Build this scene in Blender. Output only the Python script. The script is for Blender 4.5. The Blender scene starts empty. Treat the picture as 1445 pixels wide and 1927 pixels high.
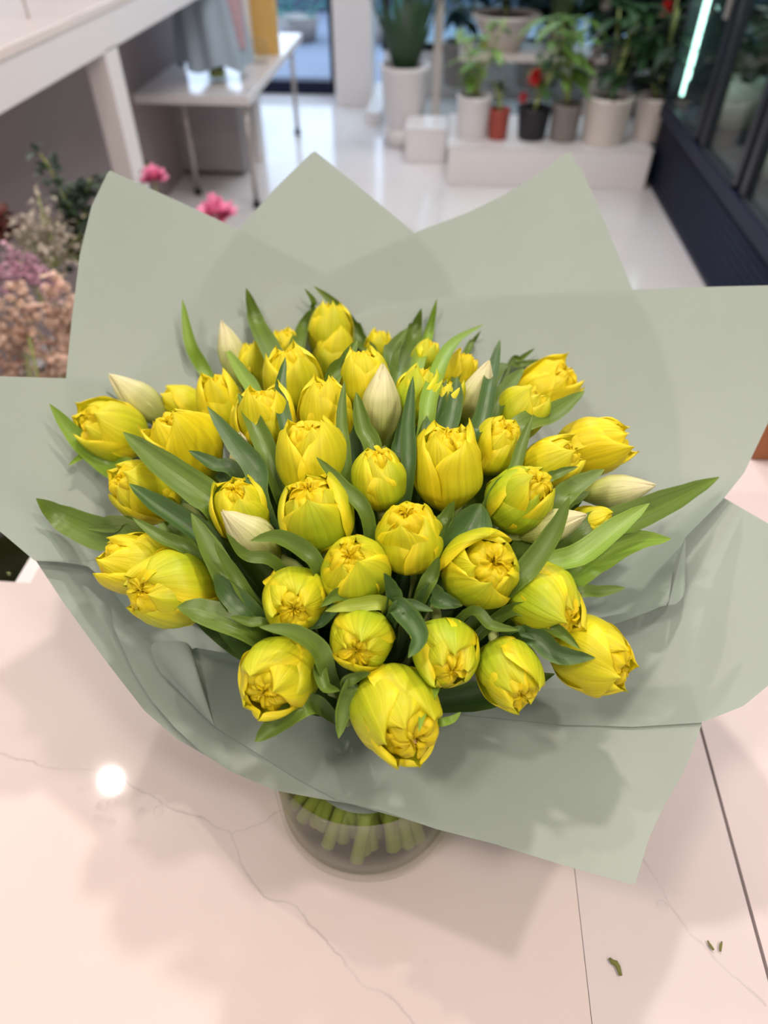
import bpy, math, random
from mathutils import Vector, Matrix, noise
R = math.radians
random.seed(7)
scene = bpy.context.scene
col = scene.collection

# ------------------------------------------------------------------ camera
F_PX, PITCH, YAW, CAM_Z = 1300.0, R(44), R(4.5), 1.6
cam_d = bpy.data.cameras.new('camera'); cam = bpy.data.objects.new('camera', cam_d); col.objects.link(cam)
cam.location = (0, 0, CAM_Z); cam.rotation_euler = (R(90) - PITCH, 0, YAW)
cam_d.sensor_fit = 'VERTICAL'; cam_d.sensor_height = 36; cam_d.lens = F_PX / 1927 * 36
cam_d.clip_start = 0.02
cam_d.dof.use_dof = True; cam_d.dof.focus_distance = 0.52; cam_d.dof.aperture_fstop = 3.9
scene.camera = cam
scene.view_settings.view_transform = 'Standard'; scene.view_settings.look = 'None'
scene.view_settings.gamma = 1; scene.view_settings.use_curve_mapping = False
scene.view_settings.exposure = -0.32
scene.cycles.max_bounces = 9; scene.cycles.diffuse_bounces = 4; scene.cycles.glossy_bounces = 4
scene.cycles.transmission_bounces = 8; scene.cycles.transparent_max_bounces = 10
scene.cycles.sample_clamp_indirect = 6; scene.cycles.caustics_refractive = False

# ------------------------------------------------------------------ daylight, lamps and added fill panels
w = bpy.data.worlds.new('daylight'); scene.world = w; w.use_nodes = True
bg = w.node_tree.nodes['Background']; bg.inputs[0].default_value = (0.60, 0.76, 1.0, 1); bg.inputs[1].default_value = 4.6

def lamp(name, loc, power, color, size, target=None, spread=180, shape='DISK', size_y=None):
    l = bpy.data.lights.new(name, 'AREA'); l.energy = power; l.color = color; l.shape = shape; l.size = size
    if size_y: l.size_y = size_y
    l.spread = R(spread)
    o = bpy.data.objects.new(name, l); col.objects.link(o); o.location = loc
    if target is not None:
        o.rotation_euler = (Vector(target) - Vector(loc)).to_track_quat('-Z', 'Y').to_euler()
    return o
WARM = (1.0, 0.86, 0.77)
lamp('ceiling_lamp', (-1.19, 1.156, 2.94), 12, WARM, 0.045, (-0.1, 0.4, 1))
lamp('ceiling_lamp', (0.35, 1.85, 2.94), 4, WARM, 0.10, (0, 0.4, 1))
lamp('ceiling_lamp', (0.80, 0.28, 2.94), 15, WARM, 0.13, (0, 0.4, 1))
lamp('ceiling_lamp', (0.02, 1.20, 2.94), 22, WARM, 0.12, (0, 0.4, 1))
lamp('ceiling_lamp', (-0.75, -0.35, 2.94), 19, WARM, 0.30, (0, 0.5, 1))
lamp('ceiling_lamp', (0.85, -0.5, 2.94), 17, WARM, 0.30, (0, 0.5, 1))
lamp('added_fill_panel', (-0.3, -1.5, 2.93), 9, (1, 0.93, 0.88), 1.2, (0, 0.5, 0.9), shape='SQUARE')  # soft fill added behind the camera, not a known fixture
lamp('added_fill_panel', (0.0, 3.2, 2.94), 42, (0.97, 0.95, 1.0), 0.9, (0, 3.2, 0), shape='SQUARE')  # added fill to brighten the middle of the room
lamp('added_fill_panel', (0.2, 5.5, 2.94), 34, (0.88, 0.93, 1.0), 0.9, (0.2, 5.5, 0), shape='SQUARE')  # added cool fill over the plants at the back
lamp('cooler_lamp', (1.85, 3.4, 2.37), 9, (0.85, 1, 0.95), 0.5, (1.85, 3.4, 0), shape='RECTANGLE', size_y=2.4)
lamp('added_fill_panel', (-2.2, 3.0, 2.94), 22, (1, 0.9, 0.88), 0.6, (-2.2, 3.0, 0), shape='SQUARE')  # added fill that lifts the bench and left side

# ------------------------------------------------------------------ pixel -> place helpers
def ray(u, v, yaw=True):
    a = (u - 722.5) / F_PX; b = -(v - 963.5) / F_PX
    X, Y, Z = a, math.cos(PITCH) + b * math.sin(PITCH), -math.sin(PITCH) + b * math.cos(PITCH)
    if yaw: X, Y = X * math.cos(YAW) - Y * math.sin(YAW), X * math.sin(YAW) + Y * math.cos(YAW)
    return X, Y, Z
def atz(u, v, z):
    X, Y, Z = ray(u, v); t = (z - CAM_Z) / Z; return Vector((X * t, Y * t, z))
def aty(u, v, y):
    X, Y, Z = ray(u, v); t = y / Y; return Vector((X * t, y, CAM_Z + Z * t))
ROT = Matrix.Rotation(YAW, 4, 'Z')
def W(p): return ROT @ Vector(p)

# ------------------------------------------------------------------ materials
def mat(name, color, rough=0.5, metal=0.0, trans=0.0, ior=1.45, emit=None, strength=0, bump=0.0, bscale=40, var=0.0, vscale=6, coat=0.0, alpha=None, spec=None):
    m = bpy.data.materials.new(name); m.use_nodes = True
    nt = m.node_tree; b = nt.nodes['Principled BSDF']
    b.inputs['Base Color'].default_value = (*color, 1); b.inputs['Roughness'].default_value = rough
    b.inputs['Metallic'].default_value = metal; b.inputs['Transmission Weight'].default_value = trans
    b.inputs['IOR'].default_value = ior; b.inputs['Coat Weight'].default_value = coat
    if spec is not None: b.inputs['Specular IOR Level'].default_value = spec
    if emit: b.inputs['Emission Color'].default_value = (*emit, 1); b.inputs['Emission Strength'].default_value = strength
    tc = nt.nodes.new('ShaderNodeTexCoord')
    if var:
        n = nt.nodes.new('ShaderNodeTexNoise'); n.inputs['Scale'].default_value = vscale; n.inputs['Detail'].default_value = 4
        nt.links.new(tc.outputs['Object'], n.inputs['Vector'])
        mx = nt.nodes.new('ShaderNodeMix'); mx.data_type = 'RGBA'
        mx.inputs[6].default_value = (*[c * (1 - var) for c in color], 1)
        mx.inputs[7].default_value = (*[min(1, c * (1 + var)) for c in color], 1)
        nt.links.new(n.outputs['Fac'], mx.inputs[0]); nt.links.new(mx.outputs[2], b.inputs['Base Color'])
    if bump:
        n = nt.nodes.new('ShaderNodeTexNoise'); n.inputs['Scale'].default_value = bscale; n.inputs['Detail'].default_value = 3
        nt.links.new(tc.outputs['Object'], n.inputs['Vector'])
        bp = nt.nodes.new('ShaderNodeBump'); bp.inputs['Strength'].default_value = bump; bp.inputs['Distance'].default_value = 0.01
        nt.links.new(n.outputs['Fac'], bp.inputs['Height']); nt.links.new(bp.outputs[0], b.inputs['Normal'])
    return m

def leafy(name, rough=0.45, transl=0.3, vein_scale=0.0, bump=0.15, attr=True, color=(0.1, 0.3, 0.05), var=0.25, spec=0.5, bdist=0.001):
    """thin plant or paper tissue: vertex attribute colour (own colour of the tissue), diffuse plus translucent"""
    m = bpy.data.materials.new(name); m.use_nodes = True; nt = m.node_tree
    b = nt.nodes['Principled BSDF']; out = nt.nodes['Material Output']
    b.inputs['Roughness'].default_value = rough; b.inputs['Specular IOR Level'].default_value = spec
    tr = nt.nodes.new('ShaderNodeBsdfTranslucent'); mix = nt.nodes.new('ShaderNodeMixShader'); mix.inputs[0].default_value = transl
    if attr:
        a = nt.nodes.new('ShaderNodeAttribute'); a.attribute_name = 'tissue'; csock = a.outputs['Color']
    else:
        a = nt.nodes.new('ShaderNodeRGB'); a.outputs[0].default_value = (*color, 1); csock = a.outputs[0]
    uv = nt.nodes.new('ShaderNodeUVMap')
    mp = nt.nodes.new('ShaderNodeMapping'); mp.inputs['Scale'].default_value = (vein_scale or 6, 0.7 if vein_scale else 6, 1)
    nt.links.new(uv.outputs[0], mp.inputs[0])
    n = nt.nodes.new('ShaderNodeTexNoise'); n.inputs['Scale'].default_value = 1.0; n.inputs['Detail'].default_value = 4
    nt.links.new(mp.outputs[0], n.inputs['Vector'])
    hs = nt.nodes.new('ShaderNodeHueSaturation')
    mr = nt.nodes.new('ShaderNodeMapRange'); mr.inputs[1].default_value = 0.3; mr.inputs[2].default_value = 0.7
    mr.inputs[3].default_value = 1 - var; mr.inputs[4].default_value = 1 + var
    nt.links.new(n.outputs['Fac'], mr.inputs[0]); nt.links.new(mr.outputs[0], hs.inputs['Value'])
    nt.links.new(csock, hs.inputs['Color'])
    nt.links.new(hs.outputs[0], b.inputs['Base Color']); nt.links.new(hs.outputs[0], tr.inputs['Color'])
    bp = nt.nodes.new('ShaderNodeBump'); bp.inputs['Strength'].default_value = bump; bp.inputs['Distance'].default_value = bdist
    nt.links.new(n.outputs['Fac'], bp.inputs['Height']); nt.links.new(bp.outputs[0], b.inputs['Normal'])
    nt.links.new(b.outputs[0], mix.inputs[1]); nt.links.new(tr.outputs[0], mix.inputs[2]); nt.links.new(mix.outputs[0], out.inputs[0])
    return m

M = {}
M['petal'] = leafy('petal_tissue', 0.42, 0.26, 22, 0.45, var=0.12, spec=0.35, bdist=0.0016)
M['petal_inner'] = leafy('inner_petal_tissue', 0.45, 0.36, 14, 0.5, var=0.07, spec=0.3)
M['leaf'] = leafy('tulip_leaf_tissue', 0.36, 0.22, 26, 0.30, var=0.16, spec=0.5)
M['stem'] = mat('pale_green_stem', (0.42, 0.50, 0.16), 0.45, var=0.15, vscale=30)
M['stamen'] = mat('pale_gold_stamen', (0.85, 0.62, 0.22), 0.6)
M['paper'] = leafy('sage_wrapping_paper', 0.50, 0.26, 0, 0.05, attr=False, color=(0.352, 0.422, 0.375), var=0.012, spec=0.35)
M['white'] = mat('white_lacquer', (0.80, 0.765, 0.76), 0.35, var=0.02)
M['wall'] = mat('white_paint', (0.82, 0.80, 0.80), 0.7)
M['ceiling'] = mat('ceiling_paint', (0.86, 0.84, 0.82), 0.8)
M['navy'] = mat('navy_enamel', (0.008, 0.012, 0.036), 0.5, spec=0.25)
M['darkframe'] = mat('dark_frame', (0.02, 0.022, 0.03), 0.4)
M['mauve'] = mat('mauve_panel', (0.30, 0.235, 0.24), 0.6, var=0.04, vscale=2)
M['greypanel'] = mat('grey_panel', (0.36, 0.33, 0.34), 0.6)
M['metal'] = mat('brushed_leg_metal', (0.50, 0.46, 0.43), 0.35, 0.6)
M['blackp'] = mat('black_plastic', (0.018, 0.017, 0.022), 0.45)
M['soil'] = mat('dark_soil', (0.03, 0.022, 0.016), 0.95, bump=0.6, bscale=60)
M['wood'] = mat('orange_brown_wood', (0.36, 0.13, 0.05), 0.5, var=0.25, vscale=12)
M['pave'] = mat('outdoor_paving', (0.17, 0.20, 0.26), 0.8, var=0.15, vscale=3)
M['terracotta'] = mat('red_terracotta', (0.38, 0.07, 0.05), 0.6)
M['potcream'] = mat('cream_ceramic', (0.72, 0.64, 0.58), 0.4)
M['potwhite'] = mat('white_ceramic', (0.78, 0.74, 0.74), 0.35)
M['potgrey'] = mat('grey_ceramic', (0.25, 0.22, 0.20), 0.5)
M['led'] = mat('led_strip', (0.8, 1, 0.95), 0.4, emit=(0.65, 1.0, 0.92), strength=7)

def thin_glass(name, tint=(0.85, 0.93, 0.9), refl=0.12):
    m = bpy.data.materials.new(name); m.use_nodes = True; nt = m.node_tree
    nt.nodes.remove(nt.nodes['Principled BSDF']); out = nt.nodes['Material Output']
    t = nt.nodes.new('ShaderNodeBsdfTransparent'); t.inputs[0].default_value = (*tint, 1)
    g = nt.nodes.new('ShaderNodeBsdfGlossy'); g.inputs['Roughness'].default_value = 0.03
    lw = nt.nodes.new('ShaderNodeLayerWeight'); lw.inputs[0].default_value = 0.5
    pw_ = nt.nodes.new('ShaderNodeMath'); pw_.operation = 'POWER'; nt.links.new(lw.outputs['Facing'], pw_.inputs[0]); pw_.inputs[1].default_value = 4
    fr = nt.nodes.new('ShaderNodeMath'); fr.operation = 'MULTIPLY_ADD'; nt.links.new(pw_.outputs[0], fr.inputs[0]); fr.inputs[1].default_value = refl * 2.4; fr.inputs[2].default_value = 0.018; fr.use_clamp = True
    mx = nt.nodes.new('ShaderNodeMixShader')
    nt.links.new(fr.outputs[0], mx.inputs[0]); nt.links.new(t.outputs[0], mx.inputs[1]); nt.links.new(g.outputs[0], mx.inputs[2])
    nt.links.new(mx.outputs[0], out.inputs[0]); return m
M['pane'] = thin_glass('glass_pane', refl=0.25)
M['glass'] = thin_glass('clear_glass', (0.98, 0.985, 0.975), 0.16)
M['water'] = thin_glass('vase_water', (0.70, 0.74, 0.50), 0.05)
M['drop'] = thin_glass('droplet_water', (0.99, 0.99, 0.99), 1.0)

def tile_mat(name, color, line, scale, rough):
    m = mat(name, color, rough); nt = m.node_tree; b = nt.nodes['Principled BSDF']
    tc = nt.nodes.new('ShaderNodeTexCoord'); br = nt.nodes.new('ShaderNodeTexBrick')
    br.offset = 0; br.inputs['Scale'].default_value = scale; br.inputs['Mortar Size'].default_value = 0.004
    br.inputs['Brick Width'].default_value = 1; br.inputs['Row Height'].default_value = 1
    br.inputs['Color1'].default_value = (*color, 1); br.inputs['Color2'].default_value = (*[c * 0.98 for c in color], 1); br.inputs['Mortar'].default_value = (*line, 1)
    nt.links.new(tc.outputs['Object'], br.inputs['Vector']); nt.links.new(br.outputs['Color'], b.inputs['Base Color']); return m
M['floor'] = tile_mat('glossy_white_floor_tile', (0.74, 0.71, 0.70), (0.60, 0.58, 0.57), 1.25, 0.16)

def marble(name, base, veins, seed):
    """white marble, its grey veins following polylines (world coordinates on the slab) roughened by noise"""
    m = mat(name, base, 0.05); nt = m.node_tree; b = nt.nodes['Principled BSDF']; N = nt.nodes.new; L = nt.links.new
    tc = N('ShaderNodeTexCoord'); n1 = N('ShaderNodeTexNoise'); n1.inputs['Scale'].default_value = 38; n1.inputs['Detail'].default_value = 5
    L(tc.outputs['Object'], n1.inputs['Vector'])
    s = N('ShaderNodeVectorMath'); s.operation = 'SUBTRACT'; L(n1.outputs['Color'], s.inputs[0]); s.inputs[1].default_value = (0.5, 0.5, 0.5)
    sc = N('ShaderNodeVectorMath'); sc.operation = 'MULTIPLY'; L(s.outputs[0], sc.inputs[0]); sc.inputs[1].default_value = (0.012, 0.012, 0)
    ad = N('ShaderNodeVectorMath'); ad.operation = 'ADD'; L(tc.outputs['Object'], ad.inputs[0]); L(sc.outputs[0], ad.inputs[1])
    fl = N('ShaderNodeVectorMath'); fl.operation = 'MULTIPLY'; L(ad.outputs[0], fl.inputs[0]); fl.inputs[1].default_value = (1, 1, 0)
    cur = None
    for line in veins:
        for (a, c) in zip(line, line[1:]):
            ba = (c[0] - a[0], c[1] - a[1], 0); d2 = ba[0] ** 2 + ba[1] ** 2
            pa = N('ShaderNodeVectorMath'); pa.operation = 'SUBTRACT'; L(fl.outputs[0], pa.inputs[0]); pa.inputs[1].default_value = (a[0], a[1], 0)
            dt = N('ShaderNodeVectorMath'); dt.operation = 'DOT_PRODUCT'; L(pa.outputs[0], dt.inputs[0]); dt.inputs[1].default_value = (ba[0] / d2, ba[1] / d2, 0)
            cl = N('ShaderNodeClamp'); L(dt.outputs['Value'], cl.inputs[0])
            ml = N('ShaderNodeVectorMath'); ml.operation = 'SCALE'; ml.inputs[0].default_value = ba; L(cl.outputs[0], ml.inputs['Scale'])
            df = N('ShaderNodeVectorMath'); df.operation = 'DISTANCE'; L(pa.outputs[0], df.inputs[0]); L(ml.outputs[0], df.inputs[1])
            if cur is None: cur = df.outputs['Value']
            else:
                mn = N('ShaderNodeMath'); mn.operation = 'MINIMUM'; L(cur, mn.inputs[0]); L(df.outputs['Value'], mn.inputs[1]); cur = mn.outputs[0]
    mr = N('ShaderNodeMapRange'); mr.inputs[1].default_value = 0.0003; mr.inputs[2].default_value = 0.0016
    mr.inputs[3].default_value = 1; mr.inputs[4].default_value = 0; L(cur, mr.inputs[0])
    n2 = N('ShaderNodeTexNoise'); n2.inputs['Scale'].default_value = 22; L(tc.outputs['Object'], n2.inputs['Vector'])
    m2 = N('ShaderNodeMapRange'); m2.inputs[1].default_value = 0.3; m2.inputs[2].default_value = 0.7; m2.inputs[3].default_value = 0.10; m2.inputs[4].default_value = 0.62; L(n2.outputs['Fac'], m2.inputs[0])
    mu = N('ShaderNodeMath'); mu.operation = 'MULTIPLY'; L(mr.outputs[0], mu.inputs[0]); L(m2.outputs[0], mu.inputs[1])
    n3 = N('ShaderNodeTexNoise'); n3.inputs['Scale'].default_value = 5 + seed; n3.inputs['Detail'].default_value = 3; L(tc.outputs['Object'], n3.inputs['Vector'])
    mb = N('ShaderNodeMix'); mb.data_type = 'RGBA'; L(n3.outputs['Fac'], mb.inputs[0])
    mb.inputs[6].default_value = (*[c * 0.96 for c in base], 1); mb.inputs[7].default_value = (*[min(1, c * 1.03) for c in base], 1)
    mx = N('ShaderNodeMix'); mx.data_type = 'RGBA'; L(mu.outputs[0], mx.inputs[0]); L(mb.outputs[2], mx.inputs[6]); mx.inputs[7].default_value = (0.36, 0.33, 0.34, 1)
    L(mx.outputs[2], b.inputs['Base Color']); return m

# ------------------------------------------------------------------ mesh helpers
class MB:
    def __init__(s): s.v = []; s.f = []; s.c = []; s.uv = []
    def add(s, vs, fs, cs=None, uvs=None):
        o = len(s.v); s.v += [tuple(p) for p in vs]; s.f += [tuple(i + o for i in f) for f in fs]
        s.c += list(cs) if cs else [(1, 1, 1)] * len(vs); s.uv += list(uvs) if uvs else [(0, 0)] * len(vs); return s
    def grid(s, rows, cs=None, uvs=None, closed=False):
        n = len(rows[0]); vs = [p for r in rows for p in r]; fs = []
        for i in range(len(rows) - 1):
            for j in range(n if closed else n - 1):
                k = (j + 1) % n; fs.append((i * n + j, i * n + k, (i + 1) * n + k, (i + 1) * n + j))
        return s.add(vs, fs, cs, uvs)
    def box(s, lo, hi):
        x0, y0, z0 = lo; x1, y1, z1 = hi
        return s.add([(x0, y0, z0), (x1, y0, z0), (x1, y1, z0), (x0, y1, z0), (x0, y0, z1), (x1, y0, z1), (x1, y1, z1), (x0, y1, z1)],
                     [(0, 3, 2, 1), (4, 5, 6, 7), (0, 1, 5, 4), (1, 2, 6, 5), (2, 3, 7, 6), (3, 0, 4, 7)])
    def tube(s, pts, r, n=8, cap=True, color=None):
        pts = [Vector(p) for p in pts]; rows = []
        rs = r if isinstance(r, (list, tuple)) else [r] * len(pts)
        u = None
        for i, p in enumerate(pts):
            t = (pts[min(i + 1, len(pts) - 1)] - pts[max(i - 1, 0)]).normalized()
            if u is None: u = t.orthogonal().normalized()
            u = (u - t * u.dot(t)).normalized(); q = t.cross(u)
            rows.append([p + (u * math.cos(a) + q * math.sin(a)) * rs[i] for a in [2 * math.pi * k / n for k in range(n)]])
        o = len(s.v); s.grid(rows, closed=True, cs=[color] * (n * len(rows)) if color else None)
        if cap: s.f.append(tuple(o + k for k in range(n))[::-1]); s.f.append(tuple(o + (len(rows) - 1) * n + k for k in range(n)))
        return s
    def lathe(s, prof, c=(0, 0, 0), n=40):
        return s.grid([[(c[0] + r * math.cos(2 * math.pi * k / n), c[1] + r * math.sin(2 * math.pi * k / n), c[2] + z) for k in range(n)] for r, z in prof], closed=True)
    def build(s, name, m, parent=None, smooth=True, bevel=0, subsurf=0, loc=None):
        me = bpy.data.meshes.new(name)
        vs = s.v if loc is None else [(x - loc[0], y - loc[1], z - loc[2]) for x, y, z in s.v]
        me.from_pydata(vs, [], s.f); me.update()
        ca = me.color_attributes.new('tissue', 'FLOAT_COLOR', 'POINT'); flat = []
        for c in s.c: flat += [c[0], c[1], c[2], 1]
        ca.data.foreach_set('color', flat)
        uvl = me.uv_layers.new(name='UVMap'); fl = []
        li = [0] * len(me.loops); me.loops.foreach_get('vertex_index', li)
        for i in li: fl += [s.uv[i][0], s.uv[i][1]]
        uvl.data.foreach_set('uv', fl)
        if smooth: me.polygons.foreach_set('use_smooth', [True] * len(me.polygons))
        me.materials.append(m)
        o = bpy.data.objects.new(name, me); col.objects.link(o)
        if loc is not None: o.location = loc
        if bevel:
            b = o.modifiers.new('bevel', 'BEVEL'); b.width = bevel; b.segments = 2; b.limit_method = 'ANGLE'
        if subsurf:
            b = o.modifiers.new('subsurf', 'SUBSURF'); b.levels = subsurf; b.render_levels = subsurf
        if parent is not None:
            o.parent = parent; o.matrix_parent_inverse = MWI.get(parent.name, Matrix.Identity(4)) 
        return o
MWI = {}
def tag(o, label=None, cat=None, group=None, kind=None):
    if label: o['label'] = label
    if cat: o['category'] = cat
    if group: o['group'] = group
    if kind: o['kind'] = kind
    return o
def thing(name, loc, label, cat, group=None, mw=None):
    o = bpy.data.objects.new(name, None); col.objects.link(o); o.empty_display_size = 0.02
    m = mw if mw is not None else Matrix.Translation(loc); o.matrix_basis = m
    MWI[o.name] = m.inverted(); return tag(o, label, cat, group)
def struct(name, mb, m, label=None, cat=None, **k):
    o = mb.build(name, m, smooth=False, **k); return tag(o, label, cat, kind='structure')
def spline(pts, n):
    pts = [Vector(p) for p in pts]; P = [pts[0] * 2 - pts[1]] + pts + [pts[-1] * 2 - pts[-2]]; out = []
    for i in range(n):
        u = i / (n - 1) * (len(pts) - 1); k = min(int(u), len(pts) - 2); t = u - k; a, b, c, d = P[k:k + 4]
        out.append(0.5 * ((2 * b) + (c - a) * t + (2 * a - 5 * b + 4 * c - d) * t * t + (3 * b - a - 3 * c + d) * t ** 3))
    return out
def lerp(a, b, t): return a + (b - a) * t
def mixc(a, b, t): t = max(0, min(1, t)); return tuple(lerp(p, q, t) for p, q in zip(a, b))
def prof(tab, s):
    for (a, va), (b, vb) in zip(tab, tab[1:]):
        if s <= b:
            t = (s - a) / (b - a); t = t * t * (3 - 2 * t) * 0.45 + t * 0.55; return lerp(va, vb, t)
    return tab[-1][1]

# ------------------------------------------------------------------ the shop room
struct('floor', MB().box((-3.4, -2.6, -0.1), (2.9, 7.0, 0)), M['floor'], 'glossy white tiled shop floor', 'floor')
struct('ceiling', MB().box((-3.4, -2.6, 3.0), (2.9, 7.0, 3.1)), M['ceiling'], 'white shop ceiling', 'ceiling')
struct('wall_left', MB().box((-3.5, -2.6, 0), (-3.4, 7.0, 3)), M['wall'], 'white wall on the left of the shop', 'wall')
struct('wall_right', MB().box((2.9, -2.6, 0), (3.0, 7.0, 3)), M['wall'], 'white wall on the right of the shop', 'wall')
struct('wall_back', MB().box((-3.4, -2.7, 0), (2.9, -2.6, 3)), M['wall'], 'white wall behind the counter', 'wall')
fw = MB(); fw.box((-3.4, 7.0, 0), (-2.45, 7.12, 3)); fw.box((-2.45, 7.0, 2.5), (2.9, 7.12, 3)); fw.box((1.7, 7.0, 0), (2.9, 7.12, 2.5)); fw.box((-0.55, 7.0, 0), (1.7, 7.12, 0.35))
struct('wall_front', fw, M['wall'], 'white shop front wall around the door and window', 'wall')
# column and reveal right of the door
cm = MB(); cm.box((-0.93, 6.60, 0), (-0.62, 7.0, 3))
struct('wall_column', cm, M['white'], 'white column between the open door and the window', 'column', bevel=0.004)
struct('trim_1', MB().box((-0.62, 6.05, 0), (-0.50, 7.0, 0.09)), M['white'], 'low white plinth beside the column', 'trim')
# front door frame
df = thing('door_1', (-1.7, 7.02, 0), 'dark framed open shop door letting daylight in', 'door'); df['kind'] = 'structure'
MB().box((-1.02, 6.98, 0), (-0.93, 7.08, 2.5)).build('door_jamb', M['darkframe'], df, False)
MB().box((-2.45, 6.98, 0), (-2.37, 7.08, 2.5)).build('door_jamb', M['darkframe'], df, False)
MB().box((-2.45, 6.98, 2.42), (-0.95, 7.08, 2.5)).build('door_head', M['darkframe'], df, False)
MB().box((-2.37, 6.95, 0.0), (-1.02, 7.1, 0.10)).build('threshold', M['navy'], df, False)
wn = thing('window_1', (0.5, 7.05, 0.35), 'wide shop window behind the plant shelves', 'window'); wn['kind'] = 'structure'
MB().box((-0.55, 7.03, 0.35), (1.7, 7.05, 2.5)).build('pane', M['pane'], wn, False)
wf = MB(); wf.box((-0.57, 7.0, 0.33), (-0.50, 7.09, 2.5)); wf.box((1.64, 7.0, 0.33), (1.7, 7.09, 2.5)); wf.box((0.55, 7.0, 0.33), (0.6, 7.09, 2.5)); wf.box((-0.55, 7.0, 0.33), (1.7, 7.09, 0.39)); wf.box((-0.55, 7.0, 2.45), (1.7, 7.09, 2.5))
wf.build('window_frame', M['darkframe'], wn, False)
tag(MB().box((-8, 7.12, -0.12), (8, 16, -0.06)).build('pavement', M['pave'], smooth=False), 'blue-lit paved street outside the door', 'pavement', kind='structure')
tag(MB().box((-8, 11.5, -0.06), (8, 11.8, 1.1)).build('street_wall', mat('street_wall', (0.14, 0.18, 0.24), 0.8, var=0.3, vscale=2)), 'shaded grey blue building across the street', 'building', kind='structure')

# ------------------------------------------------------------------ counter
CT = 0.92
veinA = [[(-0.30, 0.30), (-0.24, 0.272), (-0.198, 0.261), (-0.166, 0.249), (-0.158, 0.235), (-0.145, 0.215), (-0.122, 0.196), (-0.092, 0.19), (-0.072, 0.172), (-0.050, 0.157), (-0.030, 0.139), (-0.007, 0.133), (0.012, 0.118), (0.03, 0.10), (0.05, 0.04)],
         [(-0.166, 0.249), (-0.14, 0.262), (-0.12, 0.275)], [(-0.5, 0.33), (-0.38, 0.30), (-0.30, 0.30)]]
veinB = [[(0.17, 0.32), (0.215, 0.27), (0.25, 0.20), (0.30, 0.15)]]
M['marbleA'] = marble('pink_white_marble', (0.69, 0.605, 0.58), veinA, 0)
M['marbleB'] = marble('cool_white_marble', (0.665, 0.60, 0.60), veinB, 3)
M['marbleC'] = marble('rose_white_marble', (0.70, 0.62, 0.62), [[(0.5, 0.1), (0.42, 0.3)]], 5)
ct = thing('shop_counter', (-0.1, 0.3, 0), 'pinkish white marble topped shop counter under the vase', 'counter')
a = MB(); a.box((-1.7, -0.35, CT - 0.03), (-0.497, 0.536, CT)); a.box((-0.497, -0.35, CT - 0.03), (0.157, 0.95, CT)); a.build('countertop', M['marbleA'], ct, False)
MB().box((0.1578, -0.35, CT - 0.0308), (0.3075, 0.95, CT - 0.0008)).build('countertop', M['marbleB'], ct, False)
MB().box((0.3105, -0.35, CT - 0.0308), (1.25, 0.95, CT - 0.0004)).build('countertop', M['marbleC'], ct, False)
b = MB(); b.box((-1.65, -0.3, 0), (-0.54, 0.49, CT - 0.03)); b.box((-0.54, -0.3, 0), (1.2, 0.90, CT - 0.031)); b.build('counter_body', M['white'], ct, False)

# ------------------------------------------------------------------ bouquet surfaces (before the yaw of the room)
NX, NY = -0.017, 0.315
def dome(x, y): return 1.262 - 1.7 * (y - 0.47) ** 2 - 1.5 * x * x
KT = [(-180, 3.2), (-150, 2.7), (-110, 1.2), (-90, 0.9), (-60, 1.0), (-30, 1.7), (0, 2.2), (45, 2.4), (90, 2.75), (135, 2.9), (180, 3.2)]
def bowl(x, y):
    dx, dy = x, y - 0.42; r = math.hypot(dx, dy); th = math.degrees(math.atan2(dy, dx)); k = 1.0
    for (a, ka), (b, kb) in zip(KT, KT[1:]):
        if a <= th <= b:
            t = (th - a) / (b - a); t = t * t * (3 - 2 * t); k = lerp(ka, kb, t); break
    return 1.06 + k * r ** 3
def bloomsurf(x, y): return max(dome(x, y), bowl(x, y) + 0.050)
def hit(u, v, fn, h=0.0, tmax=1.5):
    X, Y, Z = ray(u, v, False); t = 0.25; st = 0.006
    while t < tmax:
        if CAM_Z + Z * t < fn(X * t, Y * t) + h:
            lo, hi = t - st, t
            for _ in range(20):
                m_ = (lo + hi) / 2
                if CAM_Z + Z * m_ < fn(X * m_, Y * m_) + h: hi = m_
                else: lo = m_
            return Vector((X * hi, Y * hi, CAM_Z + Z * hi)), hi
        t += st
    return Vector((X * tmax, Y * tmax, CAM_Z + Z * tmax)), tmax

# ------------------------------------------------------------------ glass vase with water
vc = W((NX, NY - 0.012, 0)); VX, VY = vc.x, vc.y
vase = thing('glass_vase', (VX, VY, CT), 'clear round glass vase of water holding the bouquet on the counter', 'vase')
VH, VR = 0.125, 0.087
pr = [(0.0, 0.0), (VR * .9, 0.0), (VR * .97, 0.002), (VR, 0.008), (VR, VH * .5), (VR, VH), (VR - .0015, VH + .0015), (VR - 0.003, VH), (VR - 0.003, VH * .5), (VR - 0.003, 0.014), (VR - .010, 0.010), (0.0, 0.009)]
MB().lathe(pr, (VX, VY, CT + 0.0004), 72).build('vase_wall', M['glass'], vase)
pw = [(0.0, 0.0105), (VR - .012, 0.0115), (VR - .0036, 0.016), (VR - .0036, VH * .62), (0.0, VH * .62)]
MB().lathe(pw, (VX, VY, CT), 72).build('water', M['water'], vase)

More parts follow.
